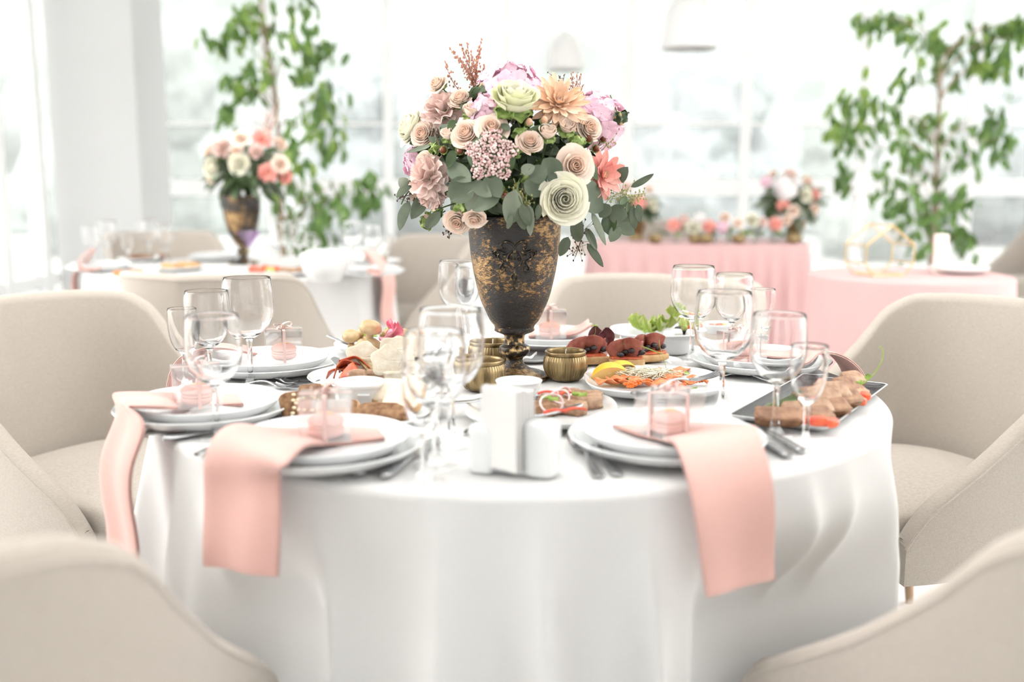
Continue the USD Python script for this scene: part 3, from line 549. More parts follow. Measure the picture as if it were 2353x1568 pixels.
for k, (x, y, n) in enumerate([(1455, 888, 26), (1605, 876, 26), (1555, 890, 22), (1505, 856, 18), (1470, 880, 14)]):
    p = at(x, y, TZ + .016); food('salmon_roe', ROE, ['mound of orange roe at the front left of the salmon', 'mound of orange roe at the right end of the salmon', 'mound of orange roe under the serving fork', 'mound of orange roe at the back of the salmon', 'small mound of roe by the orange wedge'][k], 'roe', None, p,
        cat(*[ball(.0032, 1, t=(g.normal(0, .008), g.normal(0, .006), abs(g.normal(0, .004)))) for _ in range(n)]))
ol = np.linspace(-PI / 3.1, PI / 3.1, 18)
def wedge(R, L):                                      # an orange wedge, rind side up
    a = np.linspace(.05, PI - .05, 20); ph = np.linspace(-.62, .62, 9); A, Pp = np.meshgrid(a, ph, indexing='ij')
    return grid(np.stack([-L * np.cos(A), R * np.sin(A) * np.sin(Pp), R * np.sin(A) * np.cos(Pp)], -1)), a
t = thing('orange_wedge', 'large orange wedge resting on the left of the salmon platter', 'orange', at(1402, 874, TZ + .0085), .12); (v, f), a = wedge(.036, .038)
part('rind', (v, f), LEMON, t, True)
for s in (-1, 1):
    P = np.stack([np.stack([-.038 * np.cos(a), s * .036 * np.sin(a) * math.sin(.62) * k, .036 * np.sin(a) * math.cos(.62) * k], -1) for k in np.linspace(0, 1, 6)], 1); part('flesh', grid(P), LEMONF, t, True)
t = thing('orange_wedge', 'second orange wedge half hidden behind the first', 'orange', at(1428, 862, TZ + .0085), .35); part('rind', wedge(.03, .034)[0], LEMON, t, True)
sp = thing('sprouts', 'tangle of pale sprouts over the smoked salmon', 'sprouts', at(1488, 866, TZ + .018)); sp.SetCustomDataByKey('kind', 'stuff')
part('strand', cat(*[tube(spline([(g.normal(0, .026), g.normal(0, .012), 0), (g.normal(0, .024), g.normal(0, .012), .012), (g.normal(0, .026), g.normal(0, .013), .002 + .006 * g.random())], 7), .0007, 4, False) for _ in range(90)]), SPROUT, sp, True, kind='stuff')
sprig([(0, 0, 0), (-.004, 0, .02), (-.012, 0, .045), (-.017, .002, .07)], .0006, [(0, .012, .3), (0, .011, 2.6), (0, .01, 4.2)], 'pea_shoot', 'thin pea shoot standing on the smoked salmon', at(1533, 862, TZ + .016))
for k, (x, y) in enumerate([(1446, 866), (1580, 862), (1452, 872), (1590, 893)]): food('micro_green', GREEN, 'tiny green leaf scattered on the salmon platter', 'garnish', 'green leaves on the salmon', at(x, y, TZ + .018), leafy(6, .006, .014, k), k * 1.7)
cutlery(FORK, 'fork', 'serving fork resting on the salmon platter rim', (1452, 908), (1652, 866), z=TZ + .022, zb=TZ + .036)

# meat and vegetable platter
c = dish('meat_platter', 'white platter of stewed meat with red pepper strips', 1240, 930, .128, .020, 3.0, xy=(.050, -.255))
for k, (x, y, sx, rz) in enumerate([(1352, 925, .05, .5), (1335, 915, .045, .2), (1362, 915, .04, 1.2), (1305, 928, .05, -.3), (1280, 935, .05, .3), (1265, 922, .045, .8), (1310, 910, .04, 0), (1250, 940, .045, .2), (1322, 938, .04, -.5)]):
    food('braised_meat', ROAST if k % 2 else ROASTP, 'brown chunk of braised meat on the white platter', 'meat', 'chunks of braised meat', at(x, y, TZ + .018), sblock(sx, .032, .026, k, .6, .22), rz)
def strip3(L, w, h, t=.003): u = np.linspace(-.5, .5, 12); return sheet(np.stack([np.c_[u * L, np.full(12, s * w), h * np.cos(u * 3)] for s in (-1, 0, 1)], 1), t)
for k, (x, y, rz, s) in enumerate([(1258, 905, .1, 1), (1320, 944, .35, 1.2), (1275, 948, .3, 1.1), (1300, 905, .6, .7)]): food('pepper_strip', TOM, 'red pepper strip on the braised meat', 'pepper', 'red pepper strips on the meat', at(x, y, TZ + .036), strip3(.034 * s, .0035, .004), rz)
def ring(R, r): a = np.linspace(0, 2 * PI, 26); return tube(np.c_[R * np.cos(a), R * .8 * np.sin(a), .003 * np.sin(2 * a)], r, 6, False)
ONION = mat('onion_ring', (.85, .76, .70), .3, col2=(.62, .36, .40), scale=60)
for k, (x, y, R, rx) in enumerate([(1285, 912, .017, .7), (1268, 928, .020, 1.2), (1298, 902, .014, .5)]): food('onion_ring', ONION, 'pale onion ring draped on the braised meat', 'onion', 'onion rings on the meat', at(x, y, TZ + .036), ring(R, .0016), .4 * k, rx)
for k, (x, y) in enumerate([(1325, 906), (1272, 918), (1255, 914), (1338, 908)]): food('spring_onion', GREEN, 'green spring onion cut on the braised meat', 'spring onion', 'spring onion cuts on the meat', at(x, y, TZ + .037), tube([(-.008, 0, 0), (.008, 0, .001)], .0032, 10), .3 * k - .4)
cutlery(SPOON, 'spoon', 'serving spoon with its handle end over the stewed meat', (1338, 934), (1215, 968), z=TZ + .034, zb=TZ + .015)
cutlery(FORK, 'fork', 'serving fork across the left rim of the meat platter', (1018, 930), (1160, 924), z=TZ + .022, zb=TZ + .016)
b = at(1192, 878, .79); t = thing('sauce_bowl', 'small plain white bowl behind the paper napkins', 'bowl', (b[0], b[1], TZ + .0095))
part('body', lathe(smooth_prof([(0, 0), (.022, 0), (.024, .002), (.036, .016), (.041, .031), (.0425, .034), (.041, .0345), (.034, .018), (.02, .006), (0, .005)], 40), 48), CERAM, t, True)

# bread plate and ramekin
c = dish('bread_plate', 'white plate of mixed bread slices behind the front left setting', 815, 925, .116, .014, 3.2, xy=(-.243, -.236), sx=1.08)
def slice_(px, py, m1, m2, label, w, h, t_, rz, rx, seed, z=TZ + .03, seeds=0):
    x = thing('bread_slice', label, 'bread', at(px, py, z), rz); part('crumb', mv(sblock(w, t_, h, seed, .45, .07, sub=3), rx=rx), m1, x, True)
    part('crust', mv(sblock(w * 1.03, t_ * .93, h * 1.03, seed, .45, .07, sub=3), rx=rx), m2, x, True)
    if seeds: r_ = np.random.default_rng(seed); part('seeds', mv(cat(*[ball(.0028, 1, (1.3, .8, 1), (r_.uniform(-w, w) * .42, -t_ * .5, r_.uniform(-h, h) * .4)) for _ in range(seeds)]), rx=rx), SEED, x, True, kind='stuff')
slice_(688, 930, RYE, RYE, 'dark seeded bread slice at the left end of the bread plate', .062, .045, .018, .5, -.5, 2, TZ + .026, 14)
slice_(728, 912, RYE, RYE, 'dark bread slice half hidden behind the front left box', .06, .05, .018, .3, -.9, 3, TZ + .03, 10)
slice_(905, 905, BREADW, BREADC, 'white bread slice standing behind the ramekin', .075, .055, .024, -.35, -.9, 4, TZ + .034)
slice_(928, 922, BREADW, BREADC, 'white bread slice at the right end of the bread plate', .07, .06, .024, -.5, -.75, 5, TZ + .032)
slice_(880, 948, RYE, RYE, 'dark bread slice lying in front of the ramekin', .085, .04, .016, -.15, -1.1, 6, TZ + .018)
slice_(778, 946, RYE, BREADC, 'brown bread slice behind the box on the bread plate', .07, .045, .018, .2, -1.0, 7, TZ + .018)
rp = at(828, 912, .775); t = thing('ramekin', 'white ramekin of creamy dip on the bread plate', 'bowl', (rp[0], rp[1], TZ + .008))
part('body', lathe(smooth_prof([(0, 0), (.033, 0), (.035, .002), (.0385, .030), (.0395, .034), (.0425, .038), (.0435, .0435), (.0415, .046), (.039, .044), (.0365, .03), (.034, .01), (0, .008)], 60), 56), CERAM, t, True)
part('dip', mv(blob(.036, 5, (1, 1, .12), .2, 2.0, 3), (0, 0, .036)), FETA, t, True); part('handle', rbox(.022, .006, .004, .0018, (.012, -.040, .028)), CERAM, t, True)

# grilled vegetables and cheese crisps
c = dish('vegetable_plate', 'white plate of grilled vegetables, meat rolls and cheese crisps', 850, 860, .122, .020, None, xy=(-.277, .025))
def chip(R, seed): u, v = np.meshgrid(np.linspace(.0, 1, 7), np.linspace(0, 2 * PI, 30), indexing='ij'); q = R * u * (1 + .1 * np.sin(v * 5 + seed) * u); return sheet(np.stack([q * np.cos(v), q * np.sin(v), .12 * R * np.sin(v * 2 + seed) * u ** 2], -1), .0016)
for k, (x, y, z, R, rx, rz) in enumerate([(888, 829, .812, .030, 1.25, -.15), (835, 822, .805, .034, 1.0, .2), (902, 805, .812, .030, 1.1, -.3), (918, 838, .795, .022, 1.2, -.4), (925, 800, .80, .028, .9, .1)]):
    food('cheese_crisp', CHIP, ['round cheese crisp standing upright, the most visible of its plate', 'wide cheese crisp leaning at the left of the upright one', 'cheese crisp behind the upright one', 'small broken cheese crisp by the wine glasses', 'cheese crisp at the back of the vegetable plate'][k], 'crisp', None, at(x, y, z), chip(R, k), rz, rx)
def petal_strip(L, w, bend, tw, seed):
    u, v = np.meshgrid(np.linspace(0, 1, 14), np.linspace(-1, 1, 5), indexing='ij'); a = tw * (u - .5)
    return sheet(np.stack([(u - .5) * L, v * w * np.cos(a), bend * np.sin(u * PI) + v * w * np.sin(a) + .002 * np.sin(u * 8 + seed)], -1), .0028)
for k, (x, y, z, m, nm, lab, L, rz) in enumerate([(800, 850, .785, PEP, 'grilled_pepper', 'dark red grilled pepper on the vegetable plate', .065, .9), (788, 862, .775, PEP, 'grilled_pepper', 'dark red grilled pepper on the vegetable plate', .06, .4), (808, 862, .78, PEP, 'grilled_pepper', 'dark red grilled pepper on the vegetable plate', .06, 1.3), (815, 842, .79, PEP, 'grilled_pepper', 'dark red grilled pepper on the vegetable plate', .06, .2),
     (832, 842, .787, AUB, 'grilled_aubergine', 'curled slice of grilled aubergine on the vegetable plate', .075, -.7), (848, 836, .787, AUB, 'grilled_aubergine', 'curled slice of grilled aubergine on the vegetable plate', .075, -.5), (855, 846, .78, AUB, 'grilled_aubergine', 'curled slice of grilled aubergine on the vegetable plate', .07, -.2), (862, 826, .787, AUB, 'grilled_aubergine', 'curled slice of grilled aubergine on the vegetable plate', .07, -1)]):
    food(nm, m, lab, 'vegetable', 'grilled ' + ('peppers' if m is PEP else 'aubergine slices'), at(x, y, z), petal_strip(L, .014, .014, 1.4, k), rz, .5 * (k % 3 - 1))
for k, (x, y, z, w, h) in enumerate([(822, 868, .782, .032, .03), (858, 865, .778, .038, .024), (885, 862, .775, .034, .022), (908, 862, .785, .045, .018), (842, 880, .77, .03, .02)]):
    food('meat_roll', ROASTP if k != 3 else CHIP, ['pink meat roll at the front of the vegetable plate', 'flat pink meat piece in the middle of the vegetable plate', 'meat piece under the upright cheese crisp', 'pale wrap at the right of the vegetable plate', 'meat piece just behind the ramekin'][k], 'meat', None, at(x, y, z), sblock(w, .026, h, 20 + k, .5, .1), .2 * k - .2)
cutlery(SPOON, 'spoon', 'serving spoon with its bowl under the red peppers', (768, 826), (800, 876), z=TZ + .045, zb=TZ + .022)

# mushroom plate
c = dish('mushroom_plate', 'white plate of pickled mushrooms with crimson radicchio at the back left', 870, 785, .128, .024, None, xy=(-.285, .400))
def mush(s, seed):
    return mv(cat(mv(lathe(smooth_prof([(0, .0), (.013, .001), (.0165, .006), (.015, .013), (.009, .018), (0, .0195)], 16), 20), (0, 0, .008)), lathe(smooth_prof([(0, -.012), (.006, -.012), (.0052, 0), (.0062, .009), (0, .0095)], 10), 14)), s=s)
for k, (x, y, z, s, rx, rz) in enumerate([(808, 790, .785, 1.2, .4, 0), (848, 778, .805, 1.5, .2, 1), (830, 794, .785, 1.2, 1.3, 2), (850, 797, .785, 1.2, 1.5, .5), (880, 792, .79, 1.3, .9, 2.4), (815, 797, .78, 1.2, 1.6, 1.2), (910, 796, .785, 1.2, .8, 0), (892, 800, .782, 1.1, 1.2, 3), (838, 785, .79, 1.1, .8, 4), (925, 788, .785, 1.2, .5, 1)]):
    food('mushroom', MUSH, 'glossy pickled mushroom heaped on the back left plate', 'mushroom', 'pickled mushrooms', at(x, y, z), mush(s, k), rz, rx)
for k, (x, y, z, l) in enumerate([(870, 768, .81, .03), (882, 772, .805, .03), (862, 775, .80, .028), (868, 785, .795, .03), (860, 792, .787, .03), (900, 785, .80, .03)]): food('salad_leaf', LETT if k % 2 else GREEN, 'small green salad leaf among the pickled mushrooms', 'salad leaf', 'green leaves among the mushrooms', at(x, y, z), leafy(8, .011, l, k, 1.0), k * 1.1, .4)
for k, (x, y, z, rz, ry) in enumerate([(906, 762, .822, .4, -1.1), (893, 778, .81, .1, -.2), (912, 774, .81, 1.2, -.8)]): food('radicchio_leaf', RADI, ['crimson radicchio leaf standing on the mushroom plate', 'crimson radicchio leaf lying below the standing one', 'crimson radicchio leaf behind the wine glass rim'][k], 'salad leaf', None, at(x, y, z), mv(leafy(9, .021, .042, 30 + k, .9), (-.02, 0, 0)), rz, 0, ry)
cutlery(FORK, 'fork', 'serving fork with its handle over the mushroom plate rim', (750, 774), (822, 805), z=TZ + .05, zb=TZ + .02)

# ham bruschetta
c = dish('bruschetta_plate', 'flat white plate of ham bruschetta behind the salmon', 1440, 828, .112, .008, 3.0, xy=(.247, .215), sx=1.12, foot=.7)
def ham(seed, R=.024, h=.045, span=4.2, tilt=.3):
    g_ = np.random.default_rng(seed); u, v = np.meshgrid(np.linspace(0, 1, 9), np.linspace(-.5, .5, 22), indexing='ij'); a = v * span
    r = R * (.45 + .55 * u ** .8) * (1 + .12 * np.sin(v * 17 + seed)); k = h * u * (1 - .55 * np.abs(v * 2) ** 1.6)
    return sheet(np.stack([r * np.sin(a), -r * np.cos(a) + R * .3, k], -1), .0018)
def brusch(px, py, rz, label, seed, z=TZ + .0075, s=1.0, tilt=0.0):
    x = thing('bruschetta', label, 'bruschetta', at(px, py, z), rz)
    part('toast', mv(sblock(.088 * s, .052 * s, .02, seed, .55, .06), (0, 0, .012), rx=tilt), BREADC, x, True)
    for k, (dx, dy, q, sc) in enumerate([(-.022, .004, .2, 1.0), (.012, -.004, -.5, 1.1), (.026, .008, 1.3, .85), (-.004, .012, 2.7, .9)]): part('ham_fold', mv(ham(seed * 5 + k, .021 * sc, .044 * sc), (dx * s, dy, .018), q), HAM, x, True)
    part('toast_top', mv(sblock(.08 * s, .045 * s, .008, seed + 9, .6, .15), (0, 0, .022), rx=tilt), PEP, x, True)
    for k in range(5): part('olive', ball(.0065, 2, (1.2, 1, .9), (-.015 + .011 * k, -.014 + .006 * (k % 2), .030 + .004 * (k % 3))), OLIVE, x, True)
brusch(1352, 838, .25, 'ham bruschetta with dark radicchio beside the gold candle pot', 1); brusch(1440, 845, .05, 'ham bruschetta lying in the middle of its plate', 2, s=.85); brusch(1488, 832, .45, 'ham bruschetta with tall folds at the right end', 3, s=1.05)
for k, (x, y, z, rz) in enumerate([(1367, 778, .806, .2), (1396, 782, .806, -.3), (1380, 790, .80, .8)]): food('radicchio_leaf', HAMR, ['dark radicchio leaf upright behind the first bruschetta', 'pointed dark radicchio leaf right of the first bruschetta', 'dark radicchio leaf between the bruschettas'][k], 'salad leaf', None, at(x, y, z), mv(leafy(9, .017, .038, 50 + k, .5), (-.012, 0, 0)), rz + 1.57, 0, -1.3)
sprig([(0, 0, 0), (.02, -.005, .004), (.045, -.01, -.002), (.072, -.012, -.012)], .0012, [(0, .014, 2.2), (0, .014, 3.4), (1, .008, 1.0)], 'pea_shoot', 'pea shoot trailing over the right bruschetta', at(1437, 797, TZ + .052))
sprig([(0, 0, 0), (.004, 0, .01), (.003, 0, .018)], .0008, [(2, .008, .5), (2, .008, 2.0)], 'pea_shoot', 'pea shoot on the first bruschetta', at(1364, 772, .812)); sprig([(0, 0, 0), (.001, 0, .012)], .0008, [(1, .008, .5), (1, .009, 2.5), (0, .008, 4)], 'pea_shoot', 'pea shoot on top of the tall ham fold', at(1481, 778, .80))
t = thing('black_plate', 'small black plate with pale rim behind the vase foot', 'plate', (*at(1222, 824, .752)[:2], TZ + .0003), .4); part('base', lathe(smooth_prof([(0, 0), (.045, 0), (.066, .007), (.068, .009), (.066, .0095), (0, .009)], 26), 40), CERAM, t, True); part('glaze', lathe([(0, .0092), (.064, .0092), (.063, .0105), (0, .0105)], 40), SLATE, t, True)
food('napkin_twist', PAPER, 'crumpled paper piece on the small black plate', 'paper', None, at(1212, 828, .766), mv(leafy(8, .012, .035, 71, .7), (-.015, 0, 0)), .2)

# salad bowl and the small dish behind
c = at(1512, 770, .79); c[2] = TZ + .0003; c[:2] = (.338, .425); t = thing('salad_bowl', 'square white bowl of green salad with cheese', 'bowl', c)
part('body', lathe(smooth_prof([(0, .001), (.07, .001), (.075, 0), (.079, .003), (.083, .03), (.088, .042), (.106, .047), (.107, .0495), (.098, .050), (.084, .046), (.079, .03), (.072, .009), (0, .007)], 60), 72, fn=squarish(3.0)), CERAM, t, True)
def lettuce(R, seed):
    u, v = np.meshgrid(np.linspace(.12, 1, 8), np.linspace(0, 2.6, 26), indexing='ij')
    return sheet(np.stack([R * u * np.cos(v), R * u * np.sin(v), R * (.45 * u ** 2 + .22 * u ** 2 * np.sin(v * 9 + seed) + .1 * u * np.sin(v * 21 + seed * 2))], -1), .0008)
for k, (x, y, z, R, rz, rx) in enumerate([(1480, 762, .797, .034, 0, .5), (1500, 766, .795, .034, 1, .4), (1520, 764, .795, .036, 2, .6), (1548, 730, .82, .026, 0, .9), (1535, 755, .80, .034, 3, .5), (1495, 752, .80, .032, 4, .4), (1462, 748, .805, .026, 2.5, 1.1), (1560, 762, .80, .03, 5, .5), (1585, 760, .797, .03, 1, .4)]):
    food('lettuce_leaf', LETT, 'frilled green lettuce leaf in the square salad bowl', 'lettuce', 'lettuce in the salad bowl', at(x, y, z), lettuce(R, k), rz, rx)
for k, (x, y, z) in enumerate([(1555, 768, .798), (1590, 768, .798), (1568, 736, .815), (1516, 748, .808), (1538, 772, .795)]): food('cheese_cube', FETA, 'white cheese cube in the square salad bowl', 'cheese', 'cheese cubes in the salad bowl', at(x, y, z), sblock(.026, .022, .02, 60 + k, .45, .08), k * .7, .3)
for k, (x, y, z, m, lab) in enumerate([(1575, 745, .81, TOM, 'red tomato wedge in the salad bowl behind the glass stem'), (1588, 752, .805, TOM, 'red tomato wedge at the right of the salad bowl'), (1562, 757, .805, OLIVE, 'black olive in the salad bowl'), (1552, 762, .80, OLIVE, 'black olive half hidden between cheese cubes'), (1572, 762, .80, OLIVE, 'black olive by the glass stem in the salad bowl'), (1518, 740, .812, OLIVE, 'dark berry on top of the salad')]): food('tomato_wedge' if m is TOM else 'olive', m, lab, 'tomato' if m is TOM else 'olive', None, at(x, y, z), sblock(.026, .016, .015, 80 + k, .7, .1), .3 * k)
c = at(1648, 738, .785); c = np.array([.515, .600, TZ + .0003]); t = thing('small_dish', 'small white dish behind the wine glasses at the back', 'bowl', c)
part('body', lathe(smooth_prof([(0, 0), (.03, 0), (.034, .002), (.044, .02), (.05, .038), (.049, .039), (.042, .022), (.03, .007), (0, .006)], 40), 48), CERAM, t, True)
for k, (dx, m) in enumerate([(-.018, TOM), (.004, TOM), (.024, LETT), (.012, TOM)]): food('salad_piece', m, ['red salad piece at the left of the small back dish', 'red salad piece in the middle of the small back dish', 'green salad piece in the small back dish', 'red salad piece at the right of the small back dish'][k], 'salad', None, c + (dx, .005 * k, .03), sblock(.022, .016, .014, 95 + k, .7, .2), k)

# the long black tray of sliced roast
A, B = at(2043, 883, .763)[:2], at(1908, 985, .763)[:2]; d = (A - B) / np.linalg.norm(A - B); n = np.array([-d[1], d[0]]); L, Wd = np.linalg.norm(A - B), .168
c = (A + B) / 2 + n * Wd / 2; ang = math.atan2(d[1], d[0]); t = thing('serving_tray', 'long black glazed tray with white sides at the right table edge', 'tray', (*c, TZ + .0003), ang)
def traysec(q, z): a = np.concatenate([np.linspace(i * PI / 2, (i + 1) * PI / 2, 6) for i in range(4)]); s = np.repeat([(1, 1), (-1, 1), (-1, -1), (1, -1)], 6, 0); r = .012; return np.c_[s[:, 0] * (L / 2 - q - r) + r * np.cos(a), s[:, 1] * (Wd / 2 - q - r) + r * np.sin(a), np.full(24, z)]
def ctrd(z, q): P = traysec(q, z); P[:, :2] *= .001; return P
v, f = grid(np.array([ctrd(0, .02), traysec(.018, 0), traysec(.004, .009), traysec(0, .0135), traysec(.0012, .0142), traysec(.003, .0135)]), cv=True); part('body', (v, f), CERAM, t, 40)
v, f = grid(np.array([traysec(.0028, .0136), traysec(.006, .011), traysec(.02, .0045), ctrd(.0042, .02)]), cv=True); part('glaze', (v, f), SLATE, t, 50)
def tr(px, py, z=.77): return at(px, py, z)
for k, (x, y, z, rz, rx, w) in enumerate([(1790, 958, .772, -.15, .5, .07), (1838, 945, .775, .1, .6, .055), (1880, 955, .772, .5, .6, .05), (1872, 935, .780, .3, .7, .055), (1918, 935, .775, .4, .6, .05), (1895, 918, .785, .35, .8, .06), (1945, 915, .778, .5, .6, .055), (1915, 900, .79, .4, .8, .055), (1940, 888, .79, .6, .7, .05), (1965, 900, .78, .7, .5, .045), (1860, 920, .78, .2, .6, .055), (1960, 872, .785, .6, .5, .045)]):
    food('roast_slice', (ROAST, ROASTP)[k % 2], 'thick slice of roast on the long black tray', 'meat', 'roast slices on the black tray', tr(x, y, z), sblock(w * 1.05, .034, .018, 120 + k, .38, .15, 2.6), rz, rx)
for k, (x, y, z, w) in enumerate([(1880, 968, .772, .034), (1908, 972, .768, .03), (1878, 906, .79, .022), (1897, 887, .795, .022), (1983, 910, .775, .03), (1975, 922, .77, .024)]):
    food('tomato_wedge', TOM, ['tomato wedge at the front of the black tray, left piece', 'tomato wedge at the front of the black tray, right piece', 'red pepper piece among the roast slices, lower', 'red pepper piece among the roast slices, upper', 'tomato wedge at the right end of the roast', 'small tomato piece behind the right end'][k], 'tomato', None, tr(x, y, z), sblock(w, .018, .016, 140 + k, .7, .08), .5 * k)
t = thing('rosemary_sprig', 'dark green rosemary sprigs on the left of the black tray', 'herb', tr(1805, 935, .775), .4)
for s in range(5):
    part('stem', tube([(-.035, -.008 + .005 * s, 0), (.03, -.006 + .004 * s, .010 + .002 * s)], .0012, 6), DGREEN, t)
    part('needles', cat(*[mv(tube([(0, 0, 0), (.008, .0045 * (-1) ** j, .004)], [.0011, .0004], 4), (-.033 + .0026 * j, -.008 + .005 * s, .001 + .0004 * j)) for j in range(24)]), DGREEN, t, True, kind='stuff')
sprig([(0, 0, 0), (.025, .01, .012), (.045, .015, .035), (.052, .018, .062), (.046, .018, .072)], .0011, [(0, .018, .2), (0, .018, 2.9), (1, .012, 1.2), (0, .016, 4.6)], 'pea_shoot', 'green pea shoot at the right end of the black tray', tr(1965, 892, .782))
# ---------------------------------------------------------------- the bronze vase and its flowers
def vase_mat(name):
    nodes = {'c': ('texture_coordinate', {}), 'n1': ('noise_texture', {'scale': 9.0, 'detail': 5.0, 'roughness': .65}), 'm': ('mapping', {'scale': (1, 1, 2.2)}), 'n2': ('noise_texture', {'scale': 95.0, 'detail': 4.0, 'roughness': .7}), 'n3': ('noise_texture', {'scale': 260.0, 'detail': 2.0}),
             'a': ('math', {'math_type': 'multiply_add', 'value2': .72}), 'h': ('math', {'math_type': 'multiply', 'value2': .44}), 'r': ('rgb_ramp', {'ramp': [(.55, (.018, .016, .015)), (.59, (.05, .036, .025)), (.62, (.26, .155, .07)), (.74, (.50, .34, .17))]}),
             'rm': ('rgb_ramp', {'ramp': [(.55, (.15, .15, .15)), (.625, (.85, .85, .85))]}), 'b': ('bump', {'strength': .55, 'distance': .003}), 'k': ('math', {'math_type': 'add'}), 'p': ('principled_bsdf', {'roughness': .36})}
    links = [('c.object', 'n1.vector'), ('c.object', 'm.vector'), ('m.vector', 'n2.vector'), ('m.vector', 'n3.vector'), ('n2.fac', 'h.value1'), ('n1.fac', 'a.value1'), ('h.value', 'a.value3'), ('a.value', 'r.fac'), ('a.value', 'rm.fac'), ('r.color', 'p.base_color'), ('rm.color', 'p.metallic'),
             ('n2.fac', 'k.value1'), ('n3.fac', 'k.value2'), ('k.value', 'b.height'), ('b.normal', 'p.normal')]
    return usdkit.material(stage, '/World/Looks/' + name, nodes, links, surface='p.BSDF')
VM = vase_mat('gilded_black_bronze')
VB = np.array([.005, .093, TZ + .0003])
foot = [(0, 0), (.071, 0), (.0735, .003), (.071, .0065), (.062, .0085), (.058, .0115), (.048, .014), (.037, .0175), (.026, .0235), (.0195, .030), (.0168, .037)]
knob = [(.0168, .037), (.0185, .042), (.0262, .047), (.0306, .0525), (.0316, .058), (.030, .064), (.0235, .0675), (.0205, .070), (.0198, .080), (.0215, .087), (.0255, .090)]
cup = [(.0255, .090), (.034, .0935), (.0405, .0965), (.0408, .1005), (.0392, .1035), (.0482, .116), (.0595, .139), (.0690, .162), (.0755, .186), (.0830, .221), (.088, .2566), (.091, .292), (.0922, .326), (.090, .3275), (.0875, .32), (.083, .25), (.07, .185), (.045, .125), (0, .12)]
def vase_proto():
    p = proto('vase_prototype'); part('foot', lathe(smooth_prof(foot, 40), 64), VM, p, 50); part('knob', lathe(smooth_prof(knob, 40), 64), mat('gilded_knob', (.04, .032, .026), .34, col2=(.58, .39, .18), scale=70, lo=.50, hi=.62, metallic=.7, bump=.5, bscale=120), p, True);  part('cup', lathe(smooth_prof(cup, 90), 96), VM, p, True)
    def on(x, z):                                     # a point on the front of the cup
        r = float(np.interp(z, [q[1] for q in cup[4:13]], [q[0] for q in cup[4:13]])) + .0012; return (r * math.sin(x / r), -r * math.cos(x / r), z)
    sc = []
    def scroll(pts, r=.0024): sc.append(tube(spline([on(x, z) for x, z in pts], 40), np.interp(np.linspace(0, 1, 40), [0, .15, .85, 1], [r * .5, r, r, r * .5]), 8))
    for s in (-1, 1):
        scroll([(0, .268), (s * .008, .277), (s * .02, .279), (s * .026, .271), (s * .021, .264), (s * .016, .268)])
        scroll([(s * .012, .262), (s * .022, .258), (s * .034, .262), (s * .041, .256), (s * .037, .250), (s * .032, .253)])
        scroll([(s * .03, .256), (s * .03, .246), (s * .022, .240), (s * .028, .230), (s * .026, .222), (s * .019, .226), (s * .022, .231)])
        scroll([(s * .004, .262), (s * .012, .252), (s * .013, .240), (s * .006, .231), (0, .227)])
        scroll([(s * .014, .252), (s * .022, .252), (s * .023, .260)], .002); scroll([(0, .22), (s * .005, .214), (s * .002, .206)], .002)
        sc.append(ball(.0036, 2, t=on(s * .043, .258))); sc.append(ball(.003, 2, t=on(s * .008, .246)))
    scroll([(0, .228), (0, .212), (-.001, .196), (0, .186)], .0032); scroll([(0, .27), (0, .258), (0, .246)], .003); sc.append(ball(.0052, 2, (1, .8, 1.5), on(0, .252)))
    part('ornament', cat(*sc), mat('rubbed_bronze', (.034, .030, .027), .26, col2=(.34, .22, .10), scale=140, lo=.56, hi=.68, metallic=.8), p, True); return p
VASE = vase_proto(); dupc(VASE, 'flower_vase', 'tall footed vase of gilded black bronze in the middle of the front table', 'vase', VB)

# petals and leaves
def petmat(name, c1, c2, trans=.18, rough=.6): return mat(name, c1, rough, col2=c2, scale=14.0, lo=.35, hi=.7, trans=trans, specular_ior_level=.25)
PEACH = petmat('peach_petal', (.95, .76, .63), (.96, .84, .75)); PEACHC = petmat('deep_peach_petal', (.95, .66, .50), (.96, .78, .66)); CREAM = petmat('cream_petal', (.94, .91, .74), (.96, .94, .83)); CREAMG = petmat('greenish_cream_petal', (.86, .86, .58), (.93, .92, .74))
ROSEP = petmat('pale_pink_petal', (.95, .70, .63), (.96, .82, .76)); HYD = petmat('hydrangea_petal', (.94, .64, .76), (.96, .78, .85), .34); HYDW = petmat('white_hydrangea_petal', (.86, .80, .80), (.90, .86, .84)); DAHL = petmat('apricot_dahlia_petal', (.95, .60, .38), (.96, .76, .60)); CORAL = petmat('coral_dahlia_petal', (.90, .34, .29), (.94, .56, .48))
CALYX = mat('green_calyx', (.20, .30, .07), .5, col2=(.36, .46, .16), scale=60); STEM = mat('flower_stem', (.09, .13, .04), .6); DSTEM = mat('dark_red_stem', (.06, .02, .02), .5)
EUC = mat('eucalyptus_leaf', (.095, .125, .08), .6, col2=(.155, .19, .125), scale=22, trans=.18); EUCP = mat('pale_eucalyptus_leaf', (.21, .25, .18), .6, col2=(.29, .325, .245), scale=22, trans=.18); EUCD = mat('dark_green_leaf', (.035, .065, .02), .4, col2=(.07, .11, .04), scale=30, trans=.12)
BERRY = mat('peach_berry', (.66, .36, .22), .3, col2=(.76, .50, .36), scale=80); BERRYD = mat('dark_berry', (.10, .025, .015), .25, col2=(.25, .08, .03), scale=60); BUDG = mat('green_bud', (.25, .36, .06), .45, col2=(.42, .52, .16), scale=70); RICE = mat('pink_rice_flower', (.50, .26, .25), .5, col2=(.86, .70, .66), scale=160); ASTI = mat('dried_astilbe', (.36, .15, .09), .7, col2=(.55, .29, .21), scale=120); SEEDM = mat('dry_seed_head', (.10, .06, .045), .6); SEEDG = mat('green_seed_head', (.36, .36, .14), .6)
